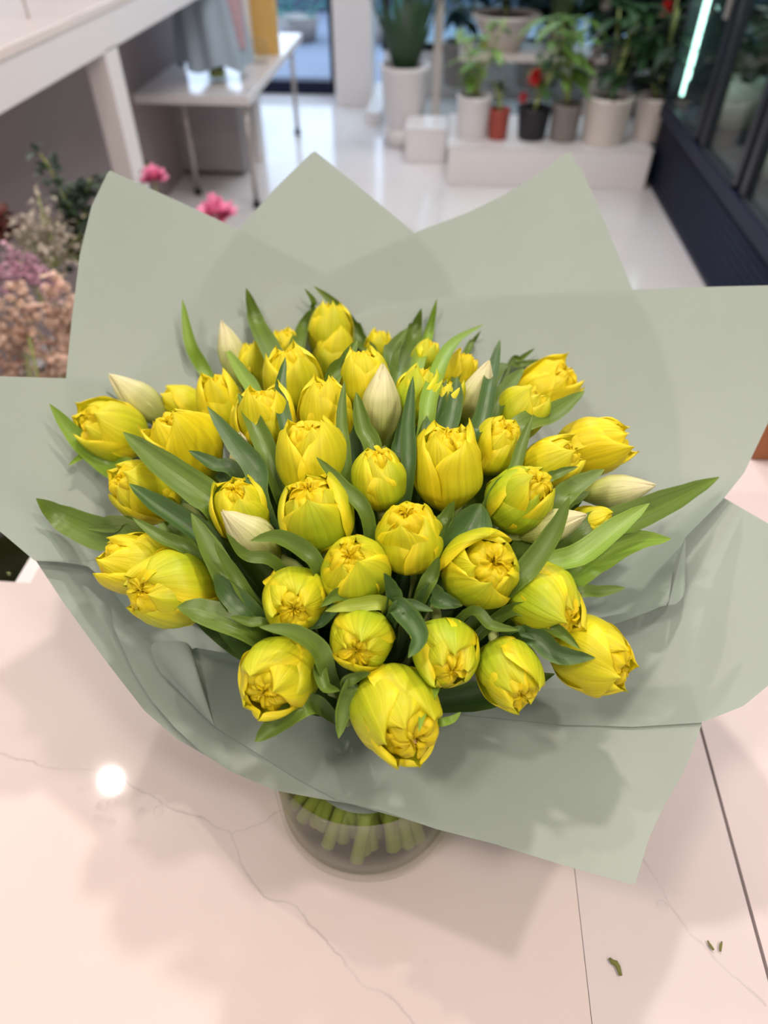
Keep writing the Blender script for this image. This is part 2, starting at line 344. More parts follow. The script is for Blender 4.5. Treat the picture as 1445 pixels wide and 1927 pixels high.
# ------------------------------------------------------------------ wrapping paper sheets
def resample(pts, n):
    P = [Vector((p[0], p[1], (p[2] if len(p) > 2 else 0) * 1000)) for p in pts]
    L = [0]
    for a, b in zip(P, P[1:]): L.append(L[-1] + (b - a).to_2d().length)
    out = []
    for i in range(n):
        d = L[-1] * i / (n - 1); k = 0
        while k < len(L) - 2 and L[k + 1] < d: k += 1
        t = (d - L[k]) / max(1e-6, L[k + 1] - L[k]); out.append(P[k].lerp(P[k + 1], t))
    return out
def sheet(label, outline, q, h, n=110, wave=0.0, ph=0.0, drop=0.0, curls=(), smooth_corners=False):
    pts = resample(outline, n); Q, _ = hit(q[0], q[1], bowl, h)
    rows = []; NR = 26
    for j in range(n):
        u, v, lf = pts[j]; lf /= 1000
        O, _ = hit(u, v, bowl, h + lf)
        r = []
        for i in range(NR):
            wv = 1 - i / (NR - 1) * 0.88
            x, y = lerp(Q.x, O.x, wv), lerp(Q.y, O.y, wv)
            base = bowl(x, y) + h
            bend = 0.0
            # gentle buckling of the sheet between neck and rim; zero at the rim
            z = base + lf * wv ** 4 + wave * math.sin(wv * math.pi) * math.sin(j / n * 9 + ph) + drop * (wv - 1)
            r.append((x, y, z))
        x0, y0, z0 = r[-1]
        ang = math.atan2(r[0][1] - NY, r[0][0] - NX)
        for i in range(1, 6):
            t = i / 5; tx, ty = NX + 0.055 * math.cos(ang), NY - 0.012 + 0.055 * math.sin(ang)
            r.append((lerp(x0, tx, t), lerp(y0, ty, t), lerp(z0, 1.0 + h * .5, t ** 1.3)))
        rows.append([W(p) for p in r])
    c = rows[n // 2][0]
    mb = MB(); mb.grid(rows, uvs=[(p[0] * 3, p[1] * 3) for r in rows for p in r])
    o = mb.build('wrapping_paper_sheet', M['paper'], loc=tuple(W((NX, NY, 1.0))))
    tag(o, label, 'wrapping paper', 'sage green paper sheets wrapped round the bouquet')
    for ring, apex, nm in curls:
        A = W(hit(apex[0], apex[1], bowl, h + apex[2])[0]); RG = spline([W(hit(u, v, bowl, h + l)[0]) for u, v, l in ring], 22)
        cr = [[A.lerp(p, max(0.02, k / 10)) for p in RG] for k in range(11)]
        cmb = MB(); cmb.grid(cr, uvs=[(p[0] * 3, p[1] * 3) for r in cr for p in r])
        co = cmb.build(nm, M['paper']); co.parent = o; co.matrix_parent_inverse = Matrix.Translation(-o.location)
    return o
S = {}
sheet('sage green paper sheet with a tall pointed corner at the upper left of the bouquet',
      [(120, 800), (124, 712), (135, 600), (150, 480), (172, 388), (205, 320), (330, 376), (450, 432), (530, 474), (610, 515), (680, 575)], (600, 960), 0.0, wave=0.006)
sheet('sage green paper sheet with a pointed peak at the back middle of the bouquet',
      [(225, 745), (285, 660), (370, 540), (450, 430), (520, 352), (591, 283), (680, 355), (780, 438), (835, 505), (880, 600)], (680, 960), 0.004, wave=0.005, ph=1)
sheet('sage green paper sheet with a tall pointed corner at the back right',
      [(200, 735), (250, 700), (340, 652), (450, 598), (600, 520), (690, 478), (780, 438), (880, 400), (950, 366), (1020, 322), (1070, 283), (1100, 330), (1135, 410), (1190, 545), (1240, 640), (1275, 760), (1285, 860), (1270, 960)], (720, 960), 0.009, wave=0.005, ph=2)
sheet('sage green paper sheet flaring level out past the left edge, under the leftmost tulips',
      [(400, 770), (320, 730), (200, 713), (125, 712), (0, 708), (-110, 704), (-190, 800), (-150, 900), (0, 1000), (65, 1055), (120, 1058), (165, 1065), (206, 1102), (240, 1150)], (560, 960), 0.006, wave=0.004)
sheet('brownish shaded paper sheet curling down beside the counter at the lower left',
      [(-20, 900), (20, 960), (40, 1022), (68, 1056), (120, 1135), (200, 1245), (272, 1338), (335, 1392), (420, 1440)], (520, 1080), -0.012, drop=0.03)
sheet('bluish sage paper sheet with a rounded rim at the front left, under the curled flap',
      [(300, 960), (225, 1010), (206, 1060), (204, 1100), (214, 1180), (250, 1262), (285, 1318), (330, 1370), (380, 1416), (430, 1450), (520, 1488), (600, 1503), (660, 1513), (820, 1558)], (660, 1180), -0.003, wave=0.003)
sheet('pale sage paper sheet with a long pointed corner over the counter at the front right',
      [(1300, 1290), (1322, 1358), (1300, 1420), (1285, 1455), (1250, 1515), (1222, 1575), (1208, 1620), (1194, 1666), (1120, 1645), (1050, 1625), (930, 1588), (820, 1560), (720, 1526), (640, 1508), (560, 1466), (480, 1415), (403, 1366, .004), (365, 1295, .018), (345, 1232, .032), (365, 1218, .030), (500, 1243, .012), (600, 1262)], (740, 1270), 0.001, n=150,
      curls=[([(362, 1222, .034), (352, 1210, .040), (330, 1206, .040), (300, 1207, .034), (285, 1214, .024), (288, 1236, .012), (304, 1268, .004), (330, 1292, .001)], (404, 1367, .004), 'curled_flap')])
sheet('sage green paper sheet spreading out at the lower right past the edge of the photo',
      [(1280, 900), (1361, 936), (1445, 985), (1560, 1055), (1620, 1160), (1560, 1230), (1445, 1290), (1400, 1328), (1320, 1360), (1190, 1368), (1060, 1364), (940, 1352), (820, 1340), (770, 1330)], (780, 1240), 0.004, wave=0.003)
sheet('broad sage green paper sheet reaching past the right edge above the folded corner',
      [(560, 640), (700, 580), (800, 562), (1000, 552), (1190, 545), (1320, 540), (1445, 537), (1545, 534), (1548, 570), (1520, 650), (1482, 728), (1445, 796), (1400, 890), (1360, 940, .005), (1290, 1010, .016), (1268, 1060, .026), (1257, 1139, .034), (1140, 1160, .026), (1040, 1178, .015), (900, 1200)], (700, 1215), 0.014, n=150,
      curls=[([(1257, 1139, .034), (1275, 1134, .020), (1288, 1112, .012), (1290, 1060, .006)], (1290, 1010, .012), 'rolled_edge')])

# ------------------------------------------------------------------ tulips
YEL, GRN, DEEP = (0.85, 0.70, 0.012), (0.42, 0.56, 0.022), (0.86, 0.69, 0.014)
OUTLINE2 = [(0, .34), (.12, .62), (.3, .9), (.5, 1.0), (.7, .98), (.85, .88), (.94, .68), (1, .30)]
OUTLINE = [(0, .34), (.12, .62), (.3, .92), (.5, 1.0), (.68, .93), (.82, .72), (.93, .42), (1, .04)]
def petal(parent, mw, L, Rm, phi, layer, opening, green, rnd, pointy=0.0, crink=0.0, Lf=1.0, wid=1.0, tone=None, name='petal', bud=False, out=0.0, heart=False):
    NI, NJ = (15, 13) if not bud else (16, 9)
    ft = [(0, .10), (.08, .46), (.2, .76), (.36, .96), (.52, 1.0), (.68, .97), (.82, lerp(.80, .98, opening)), (.92, lerp(.56, .94, opening)), (1, lerp(.30, .90, opening))]
    if bud: ft = [(0, .15), (.1, .5), (.25, .84), (.42, 1.0), (.6, .93), (.75, .66), (.88, .36), (1, .04)]
    if heart: ft = [(0, .15), (.2, .7), (.45, .96), (.62, .97), (.76, .86), (.88, lerp(.5, .8, opening)), (1, lerp(.12, .55, opening))]
    vs, cs, uvs, rows = [], [], [], []
    sd = rnd.uniform(0, 100); tilt = rnd.uniform(-.04, .04); asym = rnd.uniform(-.12, .12)
    for i in range(NI):
        s = i / (NI - 1); row = []
        rr = Rm * prof(ft, s); hw = 0.47 * wid * Rm / 0.385 * prof(OUTLINE2 if heart else OUTLINE, s)
        a = min(1.25 if not bud else 1.15, hw / max(rr, Rm * .35)); 
        for j in range(NJ):
            t = -1 + 2 * j / (NJ - 1)
            nz = noise.noise(Vector((s * 3.5 + sd, t * 1.8, layer)))
            ed = abs(t) ** 3
            r = rr * (1 + .015 * layer) + Rm * (out * s * s)
            r += Rm * (0.07 * nz + (0.13 * ed * noise.noise(Vector((s * 4 + sd, t * 2, 7))) if not bud else 0)) - Rm * .05 * (1 - abs(t)) ** 3 * math.sin(s * math.pi) * (0 if bud else 1)
            r += Rm * ed * rnd_edge(sd, s) * (0 if bud else 1)
            if crink: r += Rm * crink * (noise.noise(Vector((s * 7 + sd, t * 6, 3))) + .5 * noise.noise(Vector((s * 14 + sd, t * 11, 5))) + .4 * math.sin(t * 8 + sd)) * (0.25 + s)
            ang = phi + a * (t + asym * s) + tilt * s * 4
            z = L * Lf * (s ** 0.94) - L * .05 * ed * s
            if heart: z = L * Lf * (s / .72 * .90 if s < .72 else .90 + .10 * math.sin((s - .72) / .28 * 2.4)) + L * .035 * nz + L * .05 * s * noise.noise(Vector((s * 9 + sd, t * 6, 9)))
            if s > .8: z += L * 0.03 * nz + (crink * L * .12 * math.sin(t * 9 + sd) * (s - .8) * 5)
            if pointy and s > .75: z += L * pointy * (s - .75) * (1 - abs(t))
            row.append((r * math.cos(ang), r * math.sin(ang), z))
            g = green * 1.75 * (0.62 + .6 * (1 - s)) * (1 - .55 * abs(t)) + (1 - min(1, s * 5)) * .6 - (.35 if abs(t) > .8 else 0)
            if tone: c = mixc(tone[0], tone[1], (1 - s) * 1.25 - .12 + .25 * (1 - abs(t)) * (1 - s))
            else: c = mixc(YEL if layer > .5 else DEEP, GRN, g + .18 * nz)
            if tone and abs(t) < .08: c = mixc(c, (.50, .52, .22), .55)
            if not tone and abs(t) > .83 and layer >= 1: c = mixc(c, (.90, .79, .03), .5)
            cs.append(c); uvs.append((t * .5 + .5 + sd, s))
        rows.append(row)
    mb = MB(); mb.grid(rows, cs, uvs)
    mb.v = [tuple(mw @ Vector(p)) for p in mb.v]
    return mb.build(name, M['petal_inner'] if name == 'inner_petal' else M['petal'], parent, subsurf=1)
def rnd_edge(sd, s): return 0.10 * math.sin(sd * 1.7 + s * 4.0) - .02

BIND = Vector((NX, NY - .005, 1.04))
tulips = []   # (root, base point, name)
def axis_frame(axis, roll):
    z = axis.normalized(); x = z.orthogonal().normalized(); y = z.cross(x)
    m = Matrix((x, y, z)).transposed().to_4x4(); return m @ Matrix.Rotation(roll, 4, 'Z')
def stem_for(root, base, axis, i):
    # from the bloom down to the binding point, then fanning out into the water
    a = i * 2.399; rr = 0.022 * math.sqrt((i % 50) / 50 + .02)
    bp = BIND + Vector((rr * math.cos(a), rr * math.sin(a), 0))
    dv = (bp - base); dv.z = 0
    rb = 0.030 + .044 * ((i * .618) % 1); bt = Vector((NX + dv.normalized().x * rb, NY - .012 + dv.normalized().y * rb, CT + .016))
    pts = spline([base + axis * .004, base - axis * .03, base.lerp(bp, .6) - Vector((0, 0, .012)), bp, bt], 16)
    MB().tube([W(p) for p in pts], [0.0042 + .0022 * max(0, (k - 9) / 6) for k in range(16)], 8).build('stem', M['stem'], root)
def tulip(cx, cy, wpx, d, phi, op, green, label, kind='double', Lk=1.28):
    i = len(tulips); rnd = random.Random(100 + i * 7)
    C, D = hit(cx, cy, bloomsurf, 0.0)
    wd = wpx * D / F_PX
    # image right / up / towards the camera
    rt = Vector((1, 0, 0)); up = Vector((0, math.sin(PITCH), math.cos(PITCH))); vw = (Vector((0, 0, CAM_Z)) - C).normalized()
    im = rt * math.sin(R(d)) + up * math.cos(R(d)); im = (im - vw * im.dot(vw)).normalized()
    ax = (im * math.sin(R(phi)) + vw * math.cos(R(phi))).normalized()
    L = wd * Lk; base = C - ax * L * .5; Rm = wd * .5
    mloc = Matrix.Translation(base) @ axis_frame(ax, rnd.uniform(0, 6.28))
    mw = ROT @ mloc
    root = thing('tulip' if kind != 'bud' else 'tulip_bud', None, label, 'tulip',
                 'yellow green double tulips in the bouquet' if kind != 'bud' else 'pale closed buds in the bouquet', mw=mw)
    I = mw
    if kind == 'bud':
        tone = ((0.80, 0.76, 0.47), (0.50, 0.58, 0.13))
        for k in range(3): petal(root, I, L, Rm * .93, k * 2.094 + .9, 0, 0, 0, rnd, tone=tone, bud=True, Lf=.97, wid=1.15)
        for k in range(3): petal(root, I, L, Rm, k * 2.094, 1, 0, 0, rnd, tone=tone, bud=True, wid=1.15)
    else:
        g = green
        for k in range(3): petal(root, I, L, Rm * rnd.uniform(.98, 1.03), k * 2.094 + rnd.uniform(-.2, .2), 2, op * rnd.uniform(.2, 1.1), g, rnd, Lf=rnd.uniform(.80, .98), pointy=rnd.uniform(.1, .45), wid=1.05, out=rnd.choice([0, 0, .06, .14]) * (op + .2))
        for k in range(3): petal(root, I, L, Rm * .93, k * 2.094 + 1.047 + rnd.uniform(-.2, .2), 1, op * rnd.uniform(.3, 1), g * .75, rnd, Lf=rnd.uniform(.88, 1.0), pointy=rnd.uniform(.05, .3), wid=1.0)
        for k in range(6): petal(root, I, L, Rm * rnd.uniform(.60, .71), k * 1.047 + rnd.uniform(-.25, .25), .4, op * .55, g * .3, rnd, Lf=rnd.uniform(.82, .93), crink=.18, wid=.80, heart=True, name='inner_petal')
        for k in range(6): petal(root, I, L, Rm * rnd.uniform(.44, .58), k * 1.047 + .6 + rnd.uniform(-.3, .3), .2, rnd.uniform(0, .35), .12, rnd, Lf=rnd.uniform(.80, .93), crink=.34, wid=.85, heart=True, name='inner_petal')
        for k in range(5): petal(root, I, L, Rm * rnd.uniform(.24, .38), k * 1.257 + rnd.uniform(-.3, .3), 0, rnd.uniform(0, .5), .05, rnd, Lf=rnd.uniform(.78, .90), crink=.5, wid=.9, heart=True, name='inner_petal')
        st = MB()
        for k in (range(6) if 'stamens' in label or i in (9, 7) else range(1)):
            a = k * 1.047 + .3; q = [I @ Vector((Rm * .10 * math.cos(a), Rm * .10 * math.sin(a), L * .3)), I @ Vector((Rm * .2 * math.cos(a), Rm * .2 * math.sin(a), L * .74)), I @ Vector((Rm * .22 * math.cos(a), Rm * .22 * math.sin(a), L * .80)), I @ Vector((Rm * .22 * math.cos(a), Rm * .22 * math.sin(a), L * .86))]
            st.tube(q, [.0006, .0008, .0019, .0012], 6)
        st.build('stamens', M['stamen'], root)
    stem_for(root, base, ax, i)
    tulips.append((root, base, ax)); return root

TUL = [
 (745,1338,168,150,48,.55,.55,'largest double tulip, lowest at the front of the bouquet'),
 (680,1203,120,200,22,.30,.70,'green yellow tulip facing the viewer directly above the largest front bloom'),
 (838,1228,124,160,38,.35,.75,'round greenish tulip to the upper right of the largest front bloom'),
 (958,1264,122,152,52,.40,.65,'drooping green yellow tulip, second from the right in the lowest row'),
 (1108,1230,138,112,66,.75,.35,'golden tulip lying on the paper at the lower right end of the bouquet'),
 (527,1270,145,222,38,.60,.55,'wide open tulip at the lower left above the leaf pair lying on the paper'),
 (555,1130,124,190,16,.35,.60,'round tulip facing straight out, right of the curled leaf near the cream bud'),
 (668,1077,132,-20,30,.40,.65,'tulip looking up in front of the pair in the centre of the bouquet'),
 (1022,1130,140,128,54,.35,.70,'greenish tulip pointing down right above the golden one on the paper'),
 (903,1072,148,65,26,.60,.60,'big open cup tulip facing the viewer right of centre'),
 (770,1012,130,-5,48,.60,.45,'tulip with pale stamens showing in the very centre of the bouquet'),
 (595,970,140,-18,48,.55,.65,'large egg shaped tulip with stamens left of the centre one'),
 (978,938,126,50,50,.30,.85,'smooth green yellow tulip leaning right beside the broad leaf'),
 (713,902,104,-5,62,.30,.60,'small upright tulip standing between two larger ones at mid height'),
 (840,882,132,0,66,.60,.30,'tall golden tulip with one petal point standing above its rim',1.35),
 (590,870,136,-8,66,.75,.35,'flaring yellow tulip behind the large egg shaped one'),
 (328,1110,150,-92,56,.45,.60,'big tulip lying on its side at the lower left over the paper rim'),
 (258,1062,118,-76,66,.50,.30,'yellow tulip tucked behind the big one lying at the lower left'),
 (275,925,118,-62,62,.45,.40,'yellow tulip on the left between two long leaves'),
 (455,962,110,-20,52,.50,.55,'tulip just behind the cream bud left of centre'),
 (215,812,112,-66,62,.65,.40,'leftmost upper tulip with a frilled opening beside the long cream bud'),
 (352,842,126,-38,66,.65,.20,'large golden tulip upper left, below the long slanting cream bud'),
 (350,765,72,-60,80,.40,.35,'small half hidden tulip behind the large golden one at the upper left'),
 (418,762,88,-20,74,.55,.30,'yellow tulip below the thin leaf that rises in front of the left paper'),
 (475,692,70,-8,84,.60,.35,'narrow tulip beside the upright cream bud at the back left'),
 (535,655,54,0,84,.60,.30,'tiny looking tulip at the back left behind the pointed leaf'),
 (622,628,84,0,84,.45,.45,'topmost tulip at the back of the bouquet'),
 (630,672,84,2,78,.50,.40,'tulip right below the topmost one at the back'),
 (550,722,104,-10,76,.60,.35,'yellow tulip at the upper left with a narrow leaf standing before it'),
 (500,805,112,-10,72,.60,.35,'flaring yellow tulip left of centre behind crossing leaves'),
 (614,782,100,-5,76,.45,.25,'smooth yellow tulip left of the round tipped upright leaf'),
 (688,722,92,-5,80,.60,.35,'tulip directly behind the central cream bud'),
 (712,655,50,5,84,.50,.35,'small tulip far back right of the topmost one'),
 (785,745,84,14,82,.30,.75,'greenish tulip right of the central cream bud'),
 (832,765,74,16,80,.50,.50,'yellow green tulip behind the tall golden one'),
 (862,705,66,32,82,.80,.15,'golden tulip at the back right half hidden by the arching leaf'),
 (1022,738,104,50,80,.65,.12,'bright golden tulip at the upper right above the broad slanting leaf'),
 (972,782,96,45,72,.45,.50,'yellow green tulip just below the bright golden one at the upper right'),
 (932,842,96,30,62,.50,.40,'yellow tulip right of the tall golden one'),
 (1108,842,108,74,80,.85,.05,'wide golden tulip pointing right at the upper right rim of the bouquet',1.45),
 (1032,872,92,62,72,.60,.30,'yellow tulip between the smooth green one and the golden one pointing right'),
 (1112,986,66,80,80,.40,.30,'small yellow tulip peeping out below the rightmost cream bud'),
 (800,675,56,20,84,.40,.60,'small tulip at the back behind the two upright leaves'),
 (462,800,56,-12,78,.50,.30,'narrow yellow tulip squeezed behind the crossing leaves left of centre'),
]
BUD = [
 (263,752,66,-51,80,'long cream bud slanting to the upper left against the paper',2.1),
 (437,668,52,-16,86,'slender cream bud standing at the back left beside the paper',2.5),
 (718,764,76,2,80,'cream bud standing upright in the middle of the back row',2.1),
 (895,752,66,20,82,'cream bud leaning right between the dark leaves at the back right',2.3),
 (1160,924,64,82,80,'cream bud pointing right at the right rim of the bouquet',2.2),
 (474,1008,78,-50,66,'cream bud with a leaf curling over it left of centre',2.0),
 (1038,990,64,72,74,'cream bud half hidden by the tall leaf right of centre',2.2),
 (722,656,28,42,84,'tiny cream bud far back right of the topmost tulip',1.9),
 (458,870,52,-8,70,'cream bud mostly hidden behind the dark double leaf left of centre',2.4),
]
for T in TUL:
    tulip(*T[:8], Lk=T[8] if len(T) > 8 else (1.42 if T[4] > 70 else 1.30 if T[4] > 58 else 1.22))
for (x, y, wp, d, ph, lb, lk) in BUD:
    tulip(x, y, wp, d, ph, 0, 0, lb, kind='bud', Lk=lk)

# ------------------------------------------------------------------ tulip leaves, each a part of the tulip it grows on
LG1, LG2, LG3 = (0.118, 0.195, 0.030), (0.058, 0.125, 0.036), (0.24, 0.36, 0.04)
def surf(x, y): return max(dome(x, y), bowl(x, y) + .020)
def leaf_mesh(pts, wmax, roll, fold, rnd, tone, NI=20, NJ=7, tipround=0.0):
    P = spline(pts, NI); rows, cs, uvs = [], [], []; sd = rnd.uniform(0, 50)
    W_ = [(0, .55), (.25, .85), (.5, 1.0), (.72, .84), (.88, .50), (.96, .24), (1, .03)]
    for i, p in enumerate(P):
        s = i / (NI - 1); t = (P[min(i + 1, NI - 1)] - P[max(i - 1, 0)]).normalized()
        vw = (Vector((0, 0, CAM_Z)) - p).normalized(); nrm = (vw * .75 + Vector((0, 0, .45))).normalized()
        side = t.cross(nrm).normalized(); nrm = side.cross(t).normalized()
        a = roll * (1 - s * .6); sd2 = side * math.cos(a) + nrm * math.sin(a); nn = nrm * math.cos(a) - side * math.sin(a)
        hw = wmax * .5 * prof(W_, s); row = []
        for j in range(NJ):
            u = -1 + 2 * j / (NJ - 1)
            f = fold * (abs(u) ** 1.5) * hw + .10 * hw * math.sin(s * 7 + sd + u * 2) * abs(u)
            row.append(p + sd2 * (hw * u * (1 - .15 * fold * abs(u))) + nn * (f - fold * hw * .5))
            c = mixc(tone, LG3, .5 * max(0, s - .9) * 10 * .6 + (.22 if abs(u) > .9 else 0) + .25 * (1 - abs(u)) * .3)
            cs.append(c); uvs.append((u * .5 + .5 + sd, s))
        rows.append(row)
    for r in rows:
        dz = max([bowl(p.x, p.y) + .018 - p.z if math.hypot(p.x - NX, p.y - NY) > .12 else 0 for p in r])
        if dz > 0: 
            for p in r: p.z += dz
    mb = MB(); mb.grid([[W(p) for p in r] for r in rows], cs, uvs); return mb
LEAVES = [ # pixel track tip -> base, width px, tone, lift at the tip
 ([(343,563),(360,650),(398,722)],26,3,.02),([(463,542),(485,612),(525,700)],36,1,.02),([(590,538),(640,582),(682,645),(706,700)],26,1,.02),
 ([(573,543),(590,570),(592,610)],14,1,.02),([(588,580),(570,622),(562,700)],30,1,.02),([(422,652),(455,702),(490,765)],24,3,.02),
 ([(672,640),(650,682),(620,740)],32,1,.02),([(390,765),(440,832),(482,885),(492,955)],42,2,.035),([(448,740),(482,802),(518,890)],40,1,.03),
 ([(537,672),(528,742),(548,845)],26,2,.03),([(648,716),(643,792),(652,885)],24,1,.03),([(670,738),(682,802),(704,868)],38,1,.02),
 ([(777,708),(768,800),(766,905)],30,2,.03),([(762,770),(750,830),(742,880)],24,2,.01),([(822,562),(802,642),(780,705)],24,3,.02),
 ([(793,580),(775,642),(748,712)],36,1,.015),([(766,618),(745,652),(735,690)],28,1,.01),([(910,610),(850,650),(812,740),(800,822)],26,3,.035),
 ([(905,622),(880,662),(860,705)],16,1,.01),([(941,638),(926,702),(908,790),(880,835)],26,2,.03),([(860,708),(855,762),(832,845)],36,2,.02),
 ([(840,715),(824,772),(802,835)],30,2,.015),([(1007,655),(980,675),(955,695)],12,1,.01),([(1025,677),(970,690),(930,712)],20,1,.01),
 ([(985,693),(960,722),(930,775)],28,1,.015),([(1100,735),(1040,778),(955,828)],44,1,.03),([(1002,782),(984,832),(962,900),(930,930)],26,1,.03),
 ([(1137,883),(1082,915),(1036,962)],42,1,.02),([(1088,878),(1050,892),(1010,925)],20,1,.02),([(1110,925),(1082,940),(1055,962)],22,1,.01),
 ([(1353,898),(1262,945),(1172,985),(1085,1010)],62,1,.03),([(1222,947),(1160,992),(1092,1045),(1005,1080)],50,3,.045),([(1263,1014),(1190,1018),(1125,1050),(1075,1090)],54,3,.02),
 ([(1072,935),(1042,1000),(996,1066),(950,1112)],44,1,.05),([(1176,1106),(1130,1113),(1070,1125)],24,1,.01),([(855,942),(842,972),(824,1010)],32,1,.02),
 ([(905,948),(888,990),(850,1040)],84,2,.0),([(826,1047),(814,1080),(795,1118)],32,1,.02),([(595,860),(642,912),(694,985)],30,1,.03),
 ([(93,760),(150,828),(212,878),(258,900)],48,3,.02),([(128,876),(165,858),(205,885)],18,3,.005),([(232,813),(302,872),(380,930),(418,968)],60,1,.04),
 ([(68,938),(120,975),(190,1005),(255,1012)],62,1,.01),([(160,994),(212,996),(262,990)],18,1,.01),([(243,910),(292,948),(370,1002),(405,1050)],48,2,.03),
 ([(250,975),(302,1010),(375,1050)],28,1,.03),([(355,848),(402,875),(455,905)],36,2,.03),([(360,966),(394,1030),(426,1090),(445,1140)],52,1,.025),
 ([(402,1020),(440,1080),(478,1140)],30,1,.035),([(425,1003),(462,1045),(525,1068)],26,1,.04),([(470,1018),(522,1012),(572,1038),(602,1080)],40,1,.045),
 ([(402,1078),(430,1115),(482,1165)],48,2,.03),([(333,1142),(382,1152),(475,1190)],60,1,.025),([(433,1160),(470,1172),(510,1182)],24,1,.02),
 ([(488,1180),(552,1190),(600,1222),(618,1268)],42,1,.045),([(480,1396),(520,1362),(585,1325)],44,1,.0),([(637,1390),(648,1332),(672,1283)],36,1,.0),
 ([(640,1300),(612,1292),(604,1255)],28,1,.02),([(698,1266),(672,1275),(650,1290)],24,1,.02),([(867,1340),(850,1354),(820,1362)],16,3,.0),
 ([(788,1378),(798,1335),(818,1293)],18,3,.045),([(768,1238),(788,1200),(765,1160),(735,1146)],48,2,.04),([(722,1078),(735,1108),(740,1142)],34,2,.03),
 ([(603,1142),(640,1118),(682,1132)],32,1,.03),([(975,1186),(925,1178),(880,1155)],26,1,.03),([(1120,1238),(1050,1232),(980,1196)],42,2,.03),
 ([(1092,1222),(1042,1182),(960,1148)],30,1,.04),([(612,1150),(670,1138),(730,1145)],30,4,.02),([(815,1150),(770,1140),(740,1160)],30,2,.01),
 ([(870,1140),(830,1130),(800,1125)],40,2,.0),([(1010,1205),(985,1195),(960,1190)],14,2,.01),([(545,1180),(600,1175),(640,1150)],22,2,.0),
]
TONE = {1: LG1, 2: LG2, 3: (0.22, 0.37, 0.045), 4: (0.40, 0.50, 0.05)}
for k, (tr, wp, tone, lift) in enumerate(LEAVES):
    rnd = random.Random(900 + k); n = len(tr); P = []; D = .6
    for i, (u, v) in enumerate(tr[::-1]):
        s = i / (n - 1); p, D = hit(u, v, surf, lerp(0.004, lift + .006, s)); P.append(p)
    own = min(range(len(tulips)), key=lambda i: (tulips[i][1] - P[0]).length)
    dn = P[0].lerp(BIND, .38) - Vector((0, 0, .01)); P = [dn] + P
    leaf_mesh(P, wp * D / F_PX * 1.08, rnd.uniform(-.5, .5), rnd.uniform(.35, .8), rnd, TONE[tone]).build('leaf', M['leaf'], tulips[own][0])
# lower leaves clasping each stem inside the bouquet
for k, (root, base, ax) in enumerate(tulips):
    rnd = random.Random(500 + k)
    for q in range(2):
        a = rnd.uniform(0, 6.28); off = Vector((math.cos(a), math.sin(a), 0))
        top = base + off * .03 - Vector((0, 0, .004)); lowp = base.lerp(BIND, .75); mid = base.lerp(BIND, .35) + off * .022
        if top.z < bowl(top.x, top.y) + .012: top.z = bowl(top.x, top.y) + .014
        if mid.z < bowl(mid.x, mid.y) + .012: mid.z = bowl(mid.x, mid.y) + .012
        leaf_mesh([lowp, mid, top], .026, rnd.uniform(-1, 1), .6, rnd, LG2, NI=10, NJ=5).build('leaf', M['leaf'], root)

# ------------------------------------------------------------------ droplets and clippings on the counter
DROPS = [(195,1515,15),(210,1512,12),(225,1504,10),(184,1541,9),(197,1546,6),(211,1548,9),(266,1527,9),(298,1526,13),(244,1585,7),(256,1585,7),(299,1611,6),(375,1542,7),(183,1476,10),(183,1464,9),(152,1487,8),(166,1480,6),(295,1495,6),(300,1478,5),(316,1510,6),(143,1545,5),(141,1785,4),(802,1811,5),(1246,1705,12),(186,1518,8)]
dm = MB().lathe([(1.0, 0), (.97, .14), (.85, .32), (.6, .48), (.3, .55), (0.0, .57)], n=18)
first = None
for k, (u, v, s) in enumerate(DROPS):
    p = atz(u, v, CT); r = s * .69 / F_PX * .75 
    if first is None:
        first = dm.build('water_droplet', M['drop']); o = first
    else: o = first.copy(); col.objects.link(o)
    o.location = (p.x, p.y, CT + .0001); o.scale = (r, r, r * .8); o.rotation_euler = (0, 0, k)
    lb = {21: 'lone tiny water droplet near the bottom middle of the marble counter', 22: 'largest water droplet, alone on the counter right of the paper corner', 20: 'lone tiny water droplet low at the left of the counter',
          0: 'biggest water droplet right under the bright lamp reflection on the counter', 7: 'elongated bright water droplet to the right of the lamp reflection', 11: 'small water droplet nearest to the vase on the left'}.get(k)
    tag(o, lb or 'small clear water droplet in the scatter around the lamp reflection on the counter', 'droplet', None if lb else 'water droplets around the lamp reflection')
M['clip'] = mat('olive_clipping', (0.16, 0.17, 0.035), 0.6)
for (pl, lb) in [([(1146,1803),(1152,1810),(1158,1812),(1163,1820),(1168,1836)], 'larger olive green leaf clipping on the counter at the lower right'),
                 ([(1331,1770),(1337,1780),(1343,1788)], 'yellowish seed like leaf scrap on the counter at the lower right, left of its pair'),
                 ([(1358,1772),(1356,1780),(1355,1790)], 'dark green seed like leaf scrap beside the yellowish one on the counter')]:
    P = [atz(u, v, CT + .0022) for u, v in pl]; n = len(P); wd = .0045 if n > 3 else .0022
    o = MB().tube(P, [wd * (.3 + .9 * math.sin(math.pi * (i + .4) / n)) * .45 for i in range(n)], 8).build('leaf_clipping', M['clip'])
    tag(o, lb, 'leaf clipping', 'leaf clippings on the counter')

# wooden box on the counter at the far right
wb = thing('wooden_box', (0.62, 0.93, CT), 'orange brown wooden box at the right edge beyond the paper', 'box')
MB().box((0.497, 0.86, CT), (0.80, 0.945, CT + .20)).build('box_body', M['wood'], wb, False, bevel=.004)
MB().box((0.492, 0.855, CT + .20), (0.805, 0.95, CT + .225)).build('lid', M['wood'], wb, False, bevel=.003)

